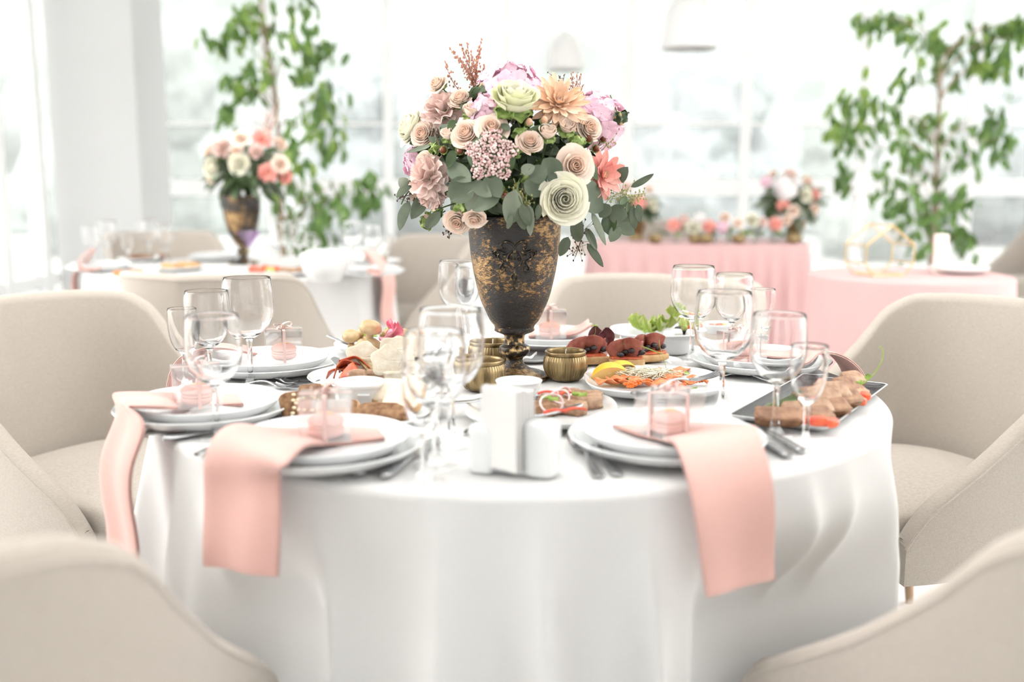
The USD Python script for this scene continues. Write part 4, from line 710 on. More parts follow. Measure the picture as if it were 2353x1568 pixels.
def rpetal(r, h, wid, opn, lip, ang, seed=0, nu=7, nv=7, tuck=.10):
    t, v = np.meshgrid(np.linspace(0, 1, nu), np.linspace(-1, 1, nv), indexing='ij')
    prof = r * (.22 + .78 * np.sin(np.clip(t * 1.25, 0, 1) * PI / 2)) + opn * t ** 2.5 + tuck * r * v * t + lip * np.clip(t - .7, 0, 1) ** 1.4 * 7 * (1 + .5 * np.sin(seed * 2.1 + v * 2))
    z = h * (t - .13 * t * np.abs(v) ** 2.4) - lip * np.clip(t - .74, 0, 1) * 2.2 + .045 * h * np.sin(v * 5 + seed * 1.7) * t ** 3
    a = ang + v * wid * (.5 + .5 * np.sin(np.clip(t * .9 + .08, 0, 1) * PI * .62))
    return sheet(np.stack([prof * np.cos(a), prof * np.sin(a), z], -1), .0007)
def rose_proto(name, R, m_in, m_out, seed, openness=1.0, stem=.05, layers=((3, .34, 1.0), (3, .46, 1.0), (4, .58, .95), (5, .72, .86), (5, .87, .74), (6, 1.0, .56))):
    p = proto(name); g_ = np.random.default_rng(seed); k = 0
    sp_ = np.linspace(0, 3.4 * PI, 34); zz = np.linspace(0, 1, 5); q = .27 * R * (.15 + .85 * sp_ / sp_[-1])
    part('heart', sheet(np.stack([np.stack([q * np.cos(sp_) * (1 - .3 * z * (1 - sp_ / sp_[-1])), q * np.sin(sp_) * (1 - .3 * z * (1 - sp_ / sp_[-1])), np.full(34, z * R * 1.0) - .10 * R * z * (1 - sp_ / sp_[-1])], -1) for z in zz], 0), .0008), m_in, p, True)
    for li, (n, rr, hh) in enumerate(layers):
        o = openness * max(0, rr - .45) / .55
        for j in range(n):
            a = 2 * PI * j / n + li * 1.1 + g_.uniform(-.18, .18)
            part('petal', rpetal(R * rr * .80, R * hh * g_.uniform(.93, 1.07), 2 * PI / n * .78, R * .22 * o, R * (.02 + .09 * o) * g_.uniform(.5, 1.4), a, seed=k), m_in if li < 2 else m_out, p, True); k += 1
    cx = part('calyx', lathe(smooth_prof([(0, -.32 * R), (.10 * R, -.30 * R), (.20 * R, -.16 * R), (.34 * R, .02 * R), (.30 * R, .04 * R), (0, -.02 * R)], 14), 14), CALYX, p, True)
    part('sepals', cat(*[mv(mv(leafy(.12 * R, .55 * R, .55 * R, j, -.5, 6), (.28 * R, 0, .01 * R)), rz=j * 1.257) for j in range(5)]), CALYX, cx, True)
    if stem: part('stem', tube([(0, 0, -.28 * R), (.002, .001, -.28 * R - stem / 2), (0, .003, -.28 * R - stem)], .0017, 7), STEM, p)
    return p
SPRAY = [rose_proto('spray_rose_prototype', .026, PEACHC, PEACH, 3, .9), rose_proto('spray_rose_second_prototype', .026, PEACHC, PEACH, 9, 1.35, layers=((4, .32, .86), (5, .44, .9), (6, .58, .86), (6, .74, .74), (7, 1.0, .52)))]
BUDR = rose_proto('rose_bud_prototype', .021, PEACH, PEACH, 5, .35, layers=((3, .4, 1.1), (4, .62, 1.1), (4, .85, 1.0)))
WROSE = rose_proto('cream_rose_prototype', .044, CREAM, CREAM, 7, .75); GROSE = rose_proto('side_cream_rose_prototype', .046, CREAM, CREAMG, 12, .55, layers=((3, .34, 1.15), (4, .48, 1.12), (5, .64, 1.06), (5, .82, .98), (4, 1.0, .8)))
def ruffle_proto(name, R, m, seed, n=24, elong=1.0):  # carnation: many ruffled petals
    p = proto(name); g_ = np.random.default_rng(seed)
    for k in range(n):
        th = math.acos(1 - 1.15 * (k + .5) / n); ph = k * 2.39996; t, v = np.meshgrid(np.linspace(.15, 1, 6), np.linspace(-1, 1, 9), indexing='ij')
        L = R * g_.uniform(.85, 1.08); w = R * .55 * t ** .8
        P = np.stack([w * v, .11 * R * np.sin(v * 6 + k) * t ** 2 +   .30 * R * (t ** 2), L * t * (1 - .12 * np.abs(v) ** 2 + .07 * np.sin(v * 11 + k))], -1)
        part('petal', xf(sheet(P, .0006), look((math.sin(th) * math.cos(ph), math.sin(th) * math.sin(ph), math.cos(th)), g_.uniform(0, 6)) @ np.diag([1, 1, elong, 1])), m, p, True)
    part('calyx', lathe(smooth_prof([(0, -.3 * R), (.2 * R, -.25 * R), (.34 * R, .15 * R), (0, .2 * R)], 10), 14), CALYX, p, True); return p
CARN = ruffle_proto('carnation_prototype', .042, ROSEP, 4)
def dahlia_proto(name, R, m, mi, seed, rows=((7, .30, 15), (10, .48, 32), (13, .66, 50), (15, .84, 68), (16, 1.0, 86), (15, 1.02, 103)), w=.085):
    p = proto(name); g_ = np.random.default_rng(seed)
    for li, (n, l, el) in enumerate(rows):
        for j in range(n):
            a = 2 * PI * (j + .5 * (li % 2)) / n + g_.uniform(-.1, .1); e = math.radians(el + g_.uniform(-7, 7)); L = R * l * g_.uniform(.88, 1.1)
            t, v = np.meshgrid(np.linspace(0, 1, 7), np.linspace(-1, 1, 4), indexing='ij'); ww = R * w * (.5 + 1.5 * t) * np.sqrt(np.clip(1.02 - t ** 3.0, 0, 1)) * (.8 + .2 * l)
            P = np.stack([ww * v, R * .05 * v ** 2 * (1 - .4 * t) + .14 * L * (t - .4) ** 2, L * t], -1)
            part('petal', xf(sheet(P, .0006), trimesh.transformations.rotation_matrix(a, [0, 0, 1]) @ trimesh.transformations.rotation_matrix(e, [0, 1, 0]) @ trimesh.transformations.rotation_matrix(PI / 2, [0, 0, 1])), mi if li < 1 else m, p, True)
    part('centre', mv(ball(R * .13, 2, (1, 1, .8)), (0, 0, R * .06)), mi, p, True); part('calyx', mv(ball(R * .2, 2, (1, 1, .6)), (0, 0, -R * .08)), CALYX, p, True); return p
DAH1 = dahlia_proto('apricot_dahlia_prototype', .060, DAHL, PEACHC, 2); DAH2 = dahlia_proto('coral_dahlia_prototype', .050, CORAL, DAHL, 6, ((6, .3, 20), (9, .52, 42), (11, .74, 62), (12, .95, 82), (12, 1.0, 102)), .13)
def hydrangea_proto(name, R, m, seed, n=34):
    p = proto(name); g_ = np.random.default_rng(seed)
    for k in range(n):
        th = math.acos(1 - 1.25 * (k + .5) / n); ph = k * 2.39996; d = np.array([math.sin(th) * math.cos(ph), math.sin(th) * math.sin(ph), math.cos(th)]); pet = []
        for q in range(4):
            t, v = np.meshgrid(np.linspace(0, 1, 5), np.linspace(-1, 1, 5), indexing='ij'); w = R * .2 * np.sin(np.clip(t * .85 + .12, 0, 1) * PI) ** .6
            pet.append(mv(sheet(np.stack([t * R * .34, w * v, .05 * R * t + .03 * R * np.sin(v * 4 + k) * t], -1), .0005), rz=q * PI / 2 + .3 * g_.normal()))
        part('floret', xf(cat(*pet, ball(R * .035, 1, t=(0, 0, R * .02))), trimesh.transformations.translation_matrix(d * R * g_.uniform(.86, 1.02)) @ look(d + g_.normal(0, .22, 3), g_.uniform(0, 6))), m, p, True)
    part('core', blob(R * .8, seed, amp=.1), m, p, True); return p
HYDP = hydrangea_proto('pink_hydrangea_prototype', .055, HYD, 3); HYDQ = hydrangea_proto('white_hydrangea_prototype', .06, HYDW, 5)
def berry_proto():
    p = proto('berry_prototype'); part('fruit', mv(ball(.0068, 2, (1, 1, 1.35)), (0, 0, .004)), BERRY, p, True)
    part('sepals', cat(*[mv(leafy(.0025, .008, .008, j, -.3, 5), rz=j * 1.257) for j in range(5)]), CALYX, p, True); part('stem', tube([(0, 0, -.03), (0, 0, 0)], .0008, 5), STEM, p); return p
def bud_proto(name, m, mt, R=.0095):
    p = proto(name); part('bud', lathe(smooth_prof([(0, -R * .9), (R * .8, -R * .5), (R, 0), (R * .7, R * .9), (R * .2, R * 1.6), (0, R * 1.7)], 16), 16), m, p, True)
    part('sepals', cat(*[mv(mv(leafy(R * .3, R * 2.0, R * 1.7, j, .9, 6), (R * .3, 0, -R * .8), ry=-.9), rz=j * 1.257) for j in range(5)]), mt, p, True); part('stem', tube([(0, 0, -.05), (.001, 0, -R * .8)], .0014, 6), STEM, p); return p
BERRYP, BUDP = berry_proto(), bud_proto('green_bud_prototype', BUDG, CALYX); DBUD = bud_proto('dahlia_bud_prototype', mat('dahlia_bud', (.40, .36, .12), .45, col2=(.72, .42, .25), scale=50), EUCD, .012)

BC = np.array([.003, .085, 1.16]); BR = .175           # middle and reach of the front bouquet
def bq(px, py, push=0.0):                             # a point on the bouquet's near side, and the way it faces
    p = aty(px, py, BC[1]); dx, dz = (p[0] - BC[0]) / BR, (p[2] - BC[2]) / (BR * .95); q = math.sqrt(max(0.0, 1 - dx * dx - dz * dz))
    y = BC[1] - BR * .8 * q + push; p = aty(px, py, y); d = np.array([dx * .9, -q - .28, dz * .8 + .22]); return p, d / np.linalg.norm(d)
def fl(p_, name, label, cat_, px, py, s, face=None, push=0.0, roll=0.0, group=None):
    p, d = bq(px, py, push); d = np.asarray(face, float) if face is not None else d
    return dupc(p_, name, label, cat_, p, 0, group, look(d, roll), s)
S0, S1 = SPRAY
for k, (pr, px, py, s, face, lab) in enumerate([
    (S1, 1012, 200, .80, (-.55, -.5, .5), 'peach spray rose farthest up on the left of the tall bouquet'), (BUDR, 1083, 268, 1.0, (.1, -.55, .8), 'half open peach rose below the dark leaf on the left'), (S0, 1077, 314, 1.0, None, 'peach spray rose left of the open-hearted one'),
    (S1, 1131, 304, 1.0, (.0, -.8, .55), 'open-hearted peach rose directly above the pink berry cluster'), (S0, 980, 314, .98, (-.45, -.8, .3), 'peach spray rose at the left shoulder of the tall bouquet'), (BUDR, 1033, 320, .85, (-.2, -.55, .8), 'small peach rosebud between the two left spray roses'),
    (S0, 1216, 333, .86, (.1, -.8, .45), 'single peach rose right of the pink berry cluster'), (BUDR, 1256, 318, 1.0, (.1, -.55, .75), 'peach rose cup half hidden under the green leaf'), (BUDR, 1300, 302, .98, (.15, -.7, .65), 'peach rose just below the apricot dahlia'),
    (S0, 1346, 299, .92, (.45, -.8, .25), 'peach rose right of the apricot dahlia'), (S1, 1317, 383, 1.15, (.2, -1, .1), 'ruffled peach rose beside the coral dahlia'), (S0, 1054, 504, .9, (-.15, -.85, -.35), 'peach rose hanging at the lower left by the vase rim'),
    (S0, 984, 372, .75, (-.5, -.8, 0), 'peach rose half hidden behind the pink carnation'), (BUDR, 962, 447, .7, (-.5, -.6, -.4), 'small peach rose at the far left below the carnation'), (S1, 1092, 497, .7, (-.1, -.7, -.6), 'peach rose tucked under the eucalyptus at the vase rim'),
    (BUDR, 985, 494, .55, (-.4, -.5, -.6), 'tiny peach rose at the lower left of the tall bouquet'), (S0, 1062, 236, .85, (-.25, -.6, .6), 'peach rose beneath the dried astilbe')]): fl(pr, 'spray_rose', lab, 'rose', px, py, s, face, roll=k * 1.3)
fl(GROSE, 'cream_rose', 'large cream rose at the top middle of the tall bouquet', 'rose', 1180, 255, .98, (.08, -.50, .86), -.01); fl(WROSE, 'cream_rose', 'open cream rose at the vase rim on the right', 'rose', 1291, 458, 1.0, (.12, -1, .02), -.012, .8); fl(WROSE, 'cream_rose', 'cream rose at the left edge of the tall bouquet', 'rose', 962, 302, .85, (-.75, -.3, .35), .04)
fl(CARN, 'carnation', 'peach carnation high on the left of the tall bouquet', 'carnation', 1020, 262, .98, (-.5, -.6, .35)); fl(CARN, 'carnation', 'pale pink carnation low on the left of the tall bouquet', 'carnation', 992, 412, 1.0, (-.5, -.8, .15), -.01, 1.0); fl(CARN, 'carnation', 'drooping lower part of the pale pink carnation spray', 'carnation', 995, 450, .62, (-.5, -.7, -.4), -.01, 2.0)
fl(HYDP, 'hydrangea', 'pink hydrangea head at the top of the tall bouquet', 'hydrangea', 1168, 222, 1.12, (-.1, -.6, .8), .045); fl(HYDP, 'hydrangea', 'pink hydrangea head at the right of the tall bouquet', 'hydrangea', 1365, 282, 1.0, (.6, -.6, .4), .03); fl(HYDP, 'hydrangea', 'pink hydrangea half hidden left of the large cream rose', 'hydrangea', 1118, 272, .72, (-.2, -.8, .3), .03); fl(HYDP, 'hydrangea', 'pale hydrangea showing at the far left edge', 'hydrangea', 968, 372, .62, (-.8, -.3, .1), .06)
fl(DAH1, 'dahlia', 'apricot spiky dahlia at the upper right of the tall bouquet', 'dahlia', 1283, 240, 1.0, (.15, -.78, .55), -.02); fl(DAH2, 'dahlia', 'coral dahlia at the right edge of the tall bouquet', 'dahlia', 1382, 402, 1.0, (.55, -.75, .05), -.01, .5)
for k, (px, py, s, f_, lab) in enumerate([(1196, 305, 1.0, (.2, -.5, -.8), 'green rosebud under the large cream rose'), (1186, 347, .95, (-.1, -.8, .5), 'green rosebud beside the pink berry cluster'), (1324, 328, 1.0, (.2, -.6, .7), 'green rosebud below the right peach rose'), (1008, 480, .95, (-.9, -.3, -.3), 'green rosebud low at the left'), (1062, 473, 1.0, (-.1, -.8, .5), 'green rosebud above the hanging peach rose'),
    (980, 512, .9, (-.8, -.3, -.5), 'green rosebud hanging lowest at the left'), (1212, 408, .8, (.1, -1, .2), 'green rosebud in the middle of the tall bouquet'), (1250, 425, 1.0, (.3, -.8, .5), 'green rosebud above the open cream rose'), (1001, 340, .8, (-.3, -.8, .2), 'green rosebud by the left berries'), (1072, 448, .8, (.4, -.5, .7), 'small green rosebud on the left above the vase')]): fl(BUDP, 'rosebud', lab, 'rosebud', px, py, s, f_)
fl(DBUD, 'dahlia_bud', 'dark dahlia bud on a long stem at the upper left', 'bud', 1107, 219, 1.15, (.0, -.2, .97)); t_ = bq(1107, 224)[0]; b_ = bq(1106, 300)[0]
for a_, c_, lab, m_, r_ in [((1107, 224), (1103, 290), 'dark stem under the upper left dahlia bud', DSTEM, .0017), ((1410, 272), (1378, 308), 'dark red stem of the dahlia bud at the far right', DSTEM, .0024)]:
    A_, C_ = bq(*a_)[0], bq(*c_)[0]; solo('bare_flower_stalk', tube(spline([A_, (A_ + C_) / 2 + (0, -.003, .002), C_ + (0, .05, -.02)], 14), r_, 8), m_, lab, 'stem')
fl(DBUD, 'dahlia_bud', 'nodding dahlia bud on a dark stem at the far right', 'bud', 1421, 268, .95, (.3, -.35, -.85))
for k, (px, py, dk, f_, lab) in enumerate([(1215, 285, 0, (.1, -.7, .7), 'peach berry below the large cream rose, left of a pair'), (1249, 281, 0, (.2, -.6, .7), 'peach berry below the apricot dahlia, right of a pair'), (1150, 434, 0, (-.3, -.9, .1), 'peach berry in the leaves above the vase rim'), (1043, 244, 1, (-.7, -.6, .2), 'dark berry before the upper carnation'), (1383, 322, 1, (.4, -.7, .6), 'brown berry at the right under the hydrangea'), (1352, 322, 1, (.3, -.7, .5), 'brown berry under the right peach rose'), (1020, 345, 1, (-.3, -.9, .0), 'brown berry at the left, first of two'), (1056, 346, 1, (.2, -.9, -.1), 'brown berry at the left, second of two'), (1160, 449, 1, (0, -1, 0), 'dark purple berry at the vase rim'), (1368, 342, 1, (.3, -.9, 0), 'brown berry above the coral dahlia')]):
    p, d = bq(px, py, -.006); t = thing('hypericum_berry', lab, 'berry', p, rot=look(f_)); part('fruit', mv(ball(.0066, 2, (1, 1, 1.35)), (0, 0, .004)), BERRYD if dk else BERRY, t, True); part('sepals', cat(*[mv(leafy(.0025, .008, .008, j, -.3, 5), rz=j * 1.257) for j in range(5)]), CALYX, t, True); part('stem', tube([(0, 0, -.04), (0, 0, 0)], .0008, 5), STEM, t)
# the cluster of tiny pink flower beads
p, d = bq(1130, 358, -.012); g = np.random.default_rng(8); t = thing('rice_flower', 'dense cluster of tiny pink beads in the middle of the tall bouquet', 'flower cluster', p, rot=look((-.1, -1, .1))); bs, ss = [], []
for k in range(420):
    r_ = math.sqrt((k + .5) / 420); a_ = k * 2.39996; x_, y_ = .051 * r_ * math.cos(a_) + g.normal(0, .0012), .049 * r_ * math.sin(a_) + g.normal(0, .0012); z_ = .016 * (1 - r_ ** 2) + .006 * math.sin(x_ * 190) * math.sin(y_ * 170) + g.normal(0, .001)
    if math.hypot(x_, y_) > .043 + .008 * math.sin(a_ * 5): continue
    bs.append(ball(.0027 * g.uniform(.8, 1.15), 1, t=(x_, y_, z_)))
    if k % 5 == 0: ss.append(tube([(x_ * .2, y_ * .2, -.045), (x_, y_, z_)], .0006, 4, False))
part('core', mv(blob(.043, 3, (1, 1, .32), .15, 2.0, 3), (0, 0, -.004)), EUCD, t, True); part('beads', cat(*bs), RICE, t, True, kind='stuff'); part('stalks', cat(*ss), STEM, t, True, kind='stuff')
def plume(name, label, base, tips, m, bead, nb, cat_='dried flower', dens=1.0):
    t = thing(name, label, cat_, base); g_ = np.random.default_rng(nb)
    for k, tp in enumerate(tips):
        c = spline([(0, 0, 0), (np.array(tp) - base) * .5 + g_.normal(0, .004, 3), np.array(tp) - base], 16); part('stalk', tube(c, np.linspace(.0010, .0004, 16), 5), m, t)
        pts = [c[int(4 + 11.9 * ((j + .5) / nb))] + g_.normal(0, .0036 * (1.25 - (j / nb)), 3) for j in range(nb)]; part('florets', cat(*[ball(bead * g_.uniform(.7, 1.2), 1, (1, 1, 1.5), q) for q in pts]), m, t, True, kind='stuff')
    return t
b0 = bq(1093, 212, .03)[0]; plume('astilbe', 'dried pinkish brown astilbe plume rising at the upper left', b0, [aty(x, y, .07) for x, y in [(1034, 112), (1048, 130), (1060, 103), (1075, 100), (1082, 118), (1107, 90), (1104, 112), (1096, 140), (1070, 150), (1112, 150), (1120, 165)]], ASTI, .0015, 34)
plume('astilbe', 'thin dried sprig left of the astilbe plume', bq(1062, 215, .03)[0], [aty(1023, 142, .06)], ASTI, .0016, 26)
plume('astilbe', 'dried seed sprigs standing above the apricot dahlia', bq(1290, 225, .05)[0], [aty(x, y, .09) for x, y in [(1247, 182), (1262, 168), (1285, 175), (1297, 172)]], SEEDM, .0011, 15); plume('astilbe', 'reddish dried sprig above the right hydrangea', bq(1322, 232, .05)[0], [aty(x, y, .09) for x, y in [(1313, 165), (1326, 168), (1336, 172), (1340, 195), (1310, 190)]], ASTI, .0013, 18)

# leaves, from stalk to tip as they hang
def blade(A, B, w, roll=0.0, cup=.25, bend=.08, m=9, n=7):
    A, B = np.asarray(A, float), np.asarray(B, float); x = B - A; L = np.linalg.norm(x); x /= L; y = np.cross([0, -1.0, .25], x); y /= np.linalg.norm(y) + 1e-9; z = np.cross(x, y); c_, s_ = math.cos(roll), math.sin(roll); y, z = c_ * y + s_ * z, c_ * z - s_ * y
    t, v = np.meshgrid(np.linspace(0, 1, m), np.linspace(-1, 1, n), indexing='ij'); ww = w * .5 * np.sin(PI * np.clip(t, .0, 1) ** .85) ** .62 * (1 - .12 * t) + .0006
    P = A + (t * L)[..., None] * x + (ww * v)[..., None] * y + (cup * ww * np.abs(v) + bend * L * np.sin(t * PI))[..., None] * z; return sheet(P, .0007)
def branch(label, stem, leaves, m=EUC, push=-.015, r=.0014, seed=0, stemm=STEM):
    t = thing('eucalyptus_branch', label, 'branch'); g_ = np.random.default_rng(seed); S = [bq(x, y, push + .03)[0] if k == 0 else bq(x, y, push + .004)[0] for k, (x, y) in enumerate(stem)]
    part('stem', tube(spline(S, 24), r, 6), stemm, t)
    for k, (x0, y0, x1, y1, w, *o) in enumerate(leaves):
        A_, B_ = bq(x0, y0, push)[0], bq(x1, y1, push)[0]; dp = g_.uniform(-.018, .006); B_ = aty(x1, y1, B_[1] + dp); part('leaf', blade(A_, B_, w * .00089, g_.uniform(-.35, .35), g_.uniform(-.1, .35), g_.uniform(-.08, .12)), o[0] if o else m, t, True)
    return t
branch('eucalyptus branch trailing at the far left', [(1040, 440), (985, 432), (940, 440), (922, 470)], [(940, 463, 918, 530, 26), (980, 448, 945, 504, 32), (1012, 486, 978, 525, 24), (945, 418, 911, 454, 20), (972, 410, 937, 426, 32), (938, 430, 917, 410, 26, EUCP), (1010, 468, 1005, 478, 18), (968, 405, 958, 392, 16)], seed=1)
branch('eucalyptus with pale leaf poking out at the left', [(1030, 345), (990, 335)], [(990, 334, 934, 350, 9, EUCP), (1010, 290, 1038, 303, 26), (1042, 345, 1030, 388, 22, EUCD), (1050, 280, 1028, 296, 22, EUCD), (1066, 262, 1087, 208, 28, EUCD)], seed=2)
branch('broad eucalyptus leaves low on the left', [(1120, 420), (1085, 412), (1060, 430)], [(1084, 412, 1036, 462, 58), (1030, 378, 1082, 418, 40), (1102, 436, 1074, 484, 36, EUCP), (1150, 450, 1086, 484, 34), (1120, 400, 1150, 455, 40), (1085, 418, 1130, 452, 30)], seed=3)
branch('eucalyptus hanging over the vase front', [(1195, 410), (1190, 440), (1205, 480)], [(1184, 436, 1170, 518, 42, EUCP), (1216, 472, 1219, 542, 20, EUCP), (1192, 478, 1206, 528, 24), (1198, 470, 1218, 520, 22), (1178, 495, 1166, 526, 14), (1240, 470, 1234, 505, 14)], seed=4, push=-.03)
branch('round eucalyptus leaves in the middle', [(1215, 420), (1250, 400)], [(1203, 420, 1263, 442, 44), (1284, 412, 1248, 366, 52), (1198, 396, 1229, 382, 24, EUCP), (1216, 412, 1256, 384, 40), (1262, 400, 1278, 418, 22), (1212, 306, 1278, 293, 26, EUCD), (1170, 300, 1152, 285, 16)], seed=5)
branch('eucalyptus around the open cream rose', [(1310, 440), (1340, 470)], [(1332, 426, 1386, 482, 66), (1334, 462, 1296, 506, 54), (1333, 358, 1374, 414, 28, EUCD), (1328, 494, 1328, 556, 30), (1346, 524, 1371, 576, 18), (1360, 488, 1392, 564, 17, EUCP), (1349, 560, 1386, 614, 18), (1306, 545, 1286, 589, 24)], seed=6, push=-.02)
branch('eucalyptus sweeping out at the lower right', [(1360, 470), (1410, 480), (1440, 490), (1462, 480)], [(1402, 492, 1398, 540, 36, EUCD), (1398, 488, 1442, 496, 42), (1420, 515, 1459, 538, 30), (1422, 520, 1402, 556, 28), (1456, 470, 1459, 528, 20), (1450, 430, 1502, 400, 15), (1415, 418, 1443, 384, 30), (1400, 470, 1378, 500, 30), (1440, 452, 1424, 470, 14, EUCD), (1444, 466, 1440, 488, 9, EUCD), (1466, 470, 1470, 512, 18)], seed=7)
t = thing('floral_foam', 'dark green foam and moss inside the tall bouquet', 'floral foam', BC + (0, .02, -.02)); part('moss', blob(.118, 2, (1.1, .95, .8), .2, 3.0, 4), EUCD, t, True)
g = np.random.default_rng(21); t = thing('foliage', 'dark green leaves filling the heart of the tall bouquet', 'foliage')
for k in range(190):
    a_, r_ = k * 2.39996, math.sqrt((k + .5) / 190); px, py = 1178 + 195 * r_ * math.cos(a_), 372 + 108 * r_ * math.sin(a_); A_ = bq(px, py, .045 + .02 * g.random())[0]; d = np.array([g.normal(0, .6), -.35 + g.normal(0, .3), g.normal(0, .6)]); part('leaf', blade(A_, A_ + d / np.linalg.norm(d) * g.uniform(.03, .05), g.uniform(.016, .028), g.uniform(-.8, .8), .3, .1, 6, 5), EUCD if k % 3 else EUC, t, True)
for k in range(26):
    a_ = k * 2.39996; q = bq(1178 + 150 * math.cos(a_) * (k / 26) ** .5, 390 + 90 * math.sin(a_) * (k / 26) ** .5, .02)[0]; part('stem', tube(spline([VB + (.04 * math.cos(a_), .04 * math.sin(a_), .30), (q + VB + (0, 0, .33)) / 2, q], 10), .0016, 5), STEM, t)
def seeds(label, pts, n, m, sp=.012):
    P = [bq(x, y, -.01)[0] for x, y in pts]; t = thing('seed_sprig', label, 'seed sprig'); c = spline(P, 20); part('stem', tube(c, .0007, 5), m, t); g_ = np.random.default_rng(n)
    b = [c[g_.integers(4, 20)] for _ in range(n)]; e = [q + g_.normal(0, sp, 3) * (1, .6, 1) for q in b]; part('seed_heads', cat(*[tube([q, w], .0004, 3, False) for q, w in zip(b, e)], *[ball(.0016, 1, (1, 1, 1.4), w) for w in e]), m, t, True, kind='stuff')
seeds('dark seed sprig hanging right of the vase', [(1325, 520), (1332, 560), (1322, 590)], 40, SEEDM); seeds('dark seed sprig hanging left of the vase', [(1030, 500), (1028, 525), (1034, 545)], 30, SEEDM, .006); seeds('dark seed sprig at the far left', [(980, 448), (945, 448), (915, 458)], 34, SEEDM, .008)
seeds('yellow green seed sprig at the right', [(1390, 470), (1425, 445), (1450, 455)], 60, SEEDG); seeds('small seed twig sticking out at the right', [(1385, 345), (1398, 330), (1408, 322)], 9, SEEDG, .005); seeds('thin seed twig at the lower right', [(1440, 455), (1462, 448), (1485, 444)], 16, SEEDG, .006); seeds('yellow seed cluster at the vase rim', [(1180, 410), (1192, 440), (1212, 475)], 46, SEEDG, .008); seeds('dark seed twig before the left rose', [(1010, 335), (1000, 310), (996, 295)], 18, SEEDM, .006)
# ---------------------------------------------------------------- behind: bouquets, lantern, lamps, ficus trees, the second table
def bouquet2(who, cx, cy, y, rpx, flowers, base, vlabel, vproto, s=1.0):
    dupc(vproto, 'flower_vase', vlabel, 'vase', base, 1.0); C = aty(cx, cy, y); R = rpx * (y - CAM[1]) / F
    t = thing('foliage', f'green leaves of {who}', 'foliage'); g = np.random.default_rng(int(cx))
    part('moss', mv(blob(R * .62, 3, (1, 1, .8), .2, 3.0, 3), C - (0, 0, R * .15)), EUCD, t, True)
    for k in range(60):
        a, e = k * 2.39996, g.uniform(-.9, .7); d = np.array([math.cos(a) * math.cos(e), math.sin(a) * math.cos(e), math.sin(e)]); A_ = C + d * R * .55 * [1, 1, .85] - (0, 0, R * .1); part('leaf', blade(A_, A_ + (d + [0, 0, -.35]) * R * g.uniform(.4, .62), R * .2, g.uniform(-.6, .6), .3, .1, 6, 5), (EUC, EUCD, EUCP)[k % 3], t, True)
    for k, (pr, nm, px, py, sc, lab) in enumerate(flowers):
        p = aty(px, py, y); dx, dz = (p[0] - C[0]) / R, (p[2] - C[2]) / R; q = math.sqrt(max(.04, 1 - dx * dx - dz * dz)); p = aty(px, py, y - R * .8 * q); dupc(pr, nm, lab, nm.replace('spray_', '').replace('cream_', ''), p, 0, None, look((dx, -q - .2, dz + .2), k), sc)
b2 = at(560, 606, TZ); b2[2] = TZ + .0003
L2 = 'left bouquet behind'
bouquet2('the bouquet on the second round table', 565, 372, b2[1], 98, [(WROSE, 'cream_rose', 553, 378, 1.1, f'front cream rose of the {L2}'), (WROSE, 'cream_rose', 494, 386, 1.1, f'cream rose at the left of the {L2}'), (DAH2, 'dahlia', 602, 318, 1.05, f'coral dahlia at the top of the {L2}'), (DAH2, 'dahlia', 616, 396, 1.0, f'coral dahlia at the lower right of the {L2}'), (DAH2, 'dahlia', 656, 405, .9, f'coral dahlia at the right edge of the {L2}'),
    (CARN, 'carnation', 511, 342, 1.1, f'pale pink carnation of the {L2}'), (S1, 'spray_rose', 555, 322, 1.35, f'upper peach rose of the {L2}'), (S0, 'spray_rose', 547, 350, 1.2, f'peach rose above the front cream rose of the {L2}'), (S1, 'spray_rose', 641, 378, 1.35, f'peach rose between dahlias of the {L2}'), (S0, 'spray_rose', 483, 352, 1.0, f'peach rose at the upper left of the {L2}'), (CARN, 'carnation', 588, 348, .8, f'mauve carnation of the {L2}'), (S0, 'spray_rose', 640, 335, 1.2, f'pale rose at the upper right of the {L2}'), (S0, 'spray_rose', 490, 410, 1.0, f'peach rose at the lower left of the {L2}')],
    b2, 'bronze footed vase on the second round table', VASE)
plume('astilbe', 'reddish astilbe plume above the left bouquet behind', aty(600, 345, b2[1]), [aty(x, y, b2[1]) for x, y in [(618, 262), (630, 250), (636, 268)]], ASTI, .004, 26)
GV = proto('gold_vase_prototype'); part('body', lathe(smooth_prof([(0, 0), (.05, 0), (.055, .01), (.045, .04), (.06, .09), (.075, .14), (.072, .142), (.05, .08), (0, .05)], 40), 48), BRONZE, GV, True)
ya = 4.82; ba = np.array([aty(1826, 540, ya)[0], ya, TZ + .0003]); RA = 'right bouquet on the long pink table'
bouquet2('the round bouquet at the right end of the long pink table', 1818, 452, ya, 74, [(HYDQ, 'hydrangea', 1806, 432, 1.25, f'white hydrangea in the middle of the {RA}'), (HYDP, 'hydrangea', 1762, 418, .7, f'pink hydrangea at the left of the {RA}'), (CARN, 'carnation', 1815, 404, 1.0, f'peach carnation at the top of the {RA}'), (DAH2, 'dahlia', 1800, 472, .9, f'coral dahlia at the lower left of the {RA}'), (S1, 'spray_rose', 1822, 484, 1.3, f'peach rose low in the middle of the {RA}'),
    (S1, 'spray_rose', 1866, 480, 1.5, f'peach rose at the lower right of the {RA}'), (WROSE, 'cream_rose', 1848, 450, 1.0, f'cream rose of the {RA}'), (DAH2, 'dahlia', 1872, 448, .95, f'coral dahlia at the right of the {RA}'), (S0, 'spray_rose', 1852, 418, 1.3, f'peach rose at the upper right of the {RA}'), (S0, 'spray_rose', 1778, 402, 1.0, f'small rose at the upper left of the {RA}')], ba, 'gold vase under the round bouquet on the long pink table', GV)
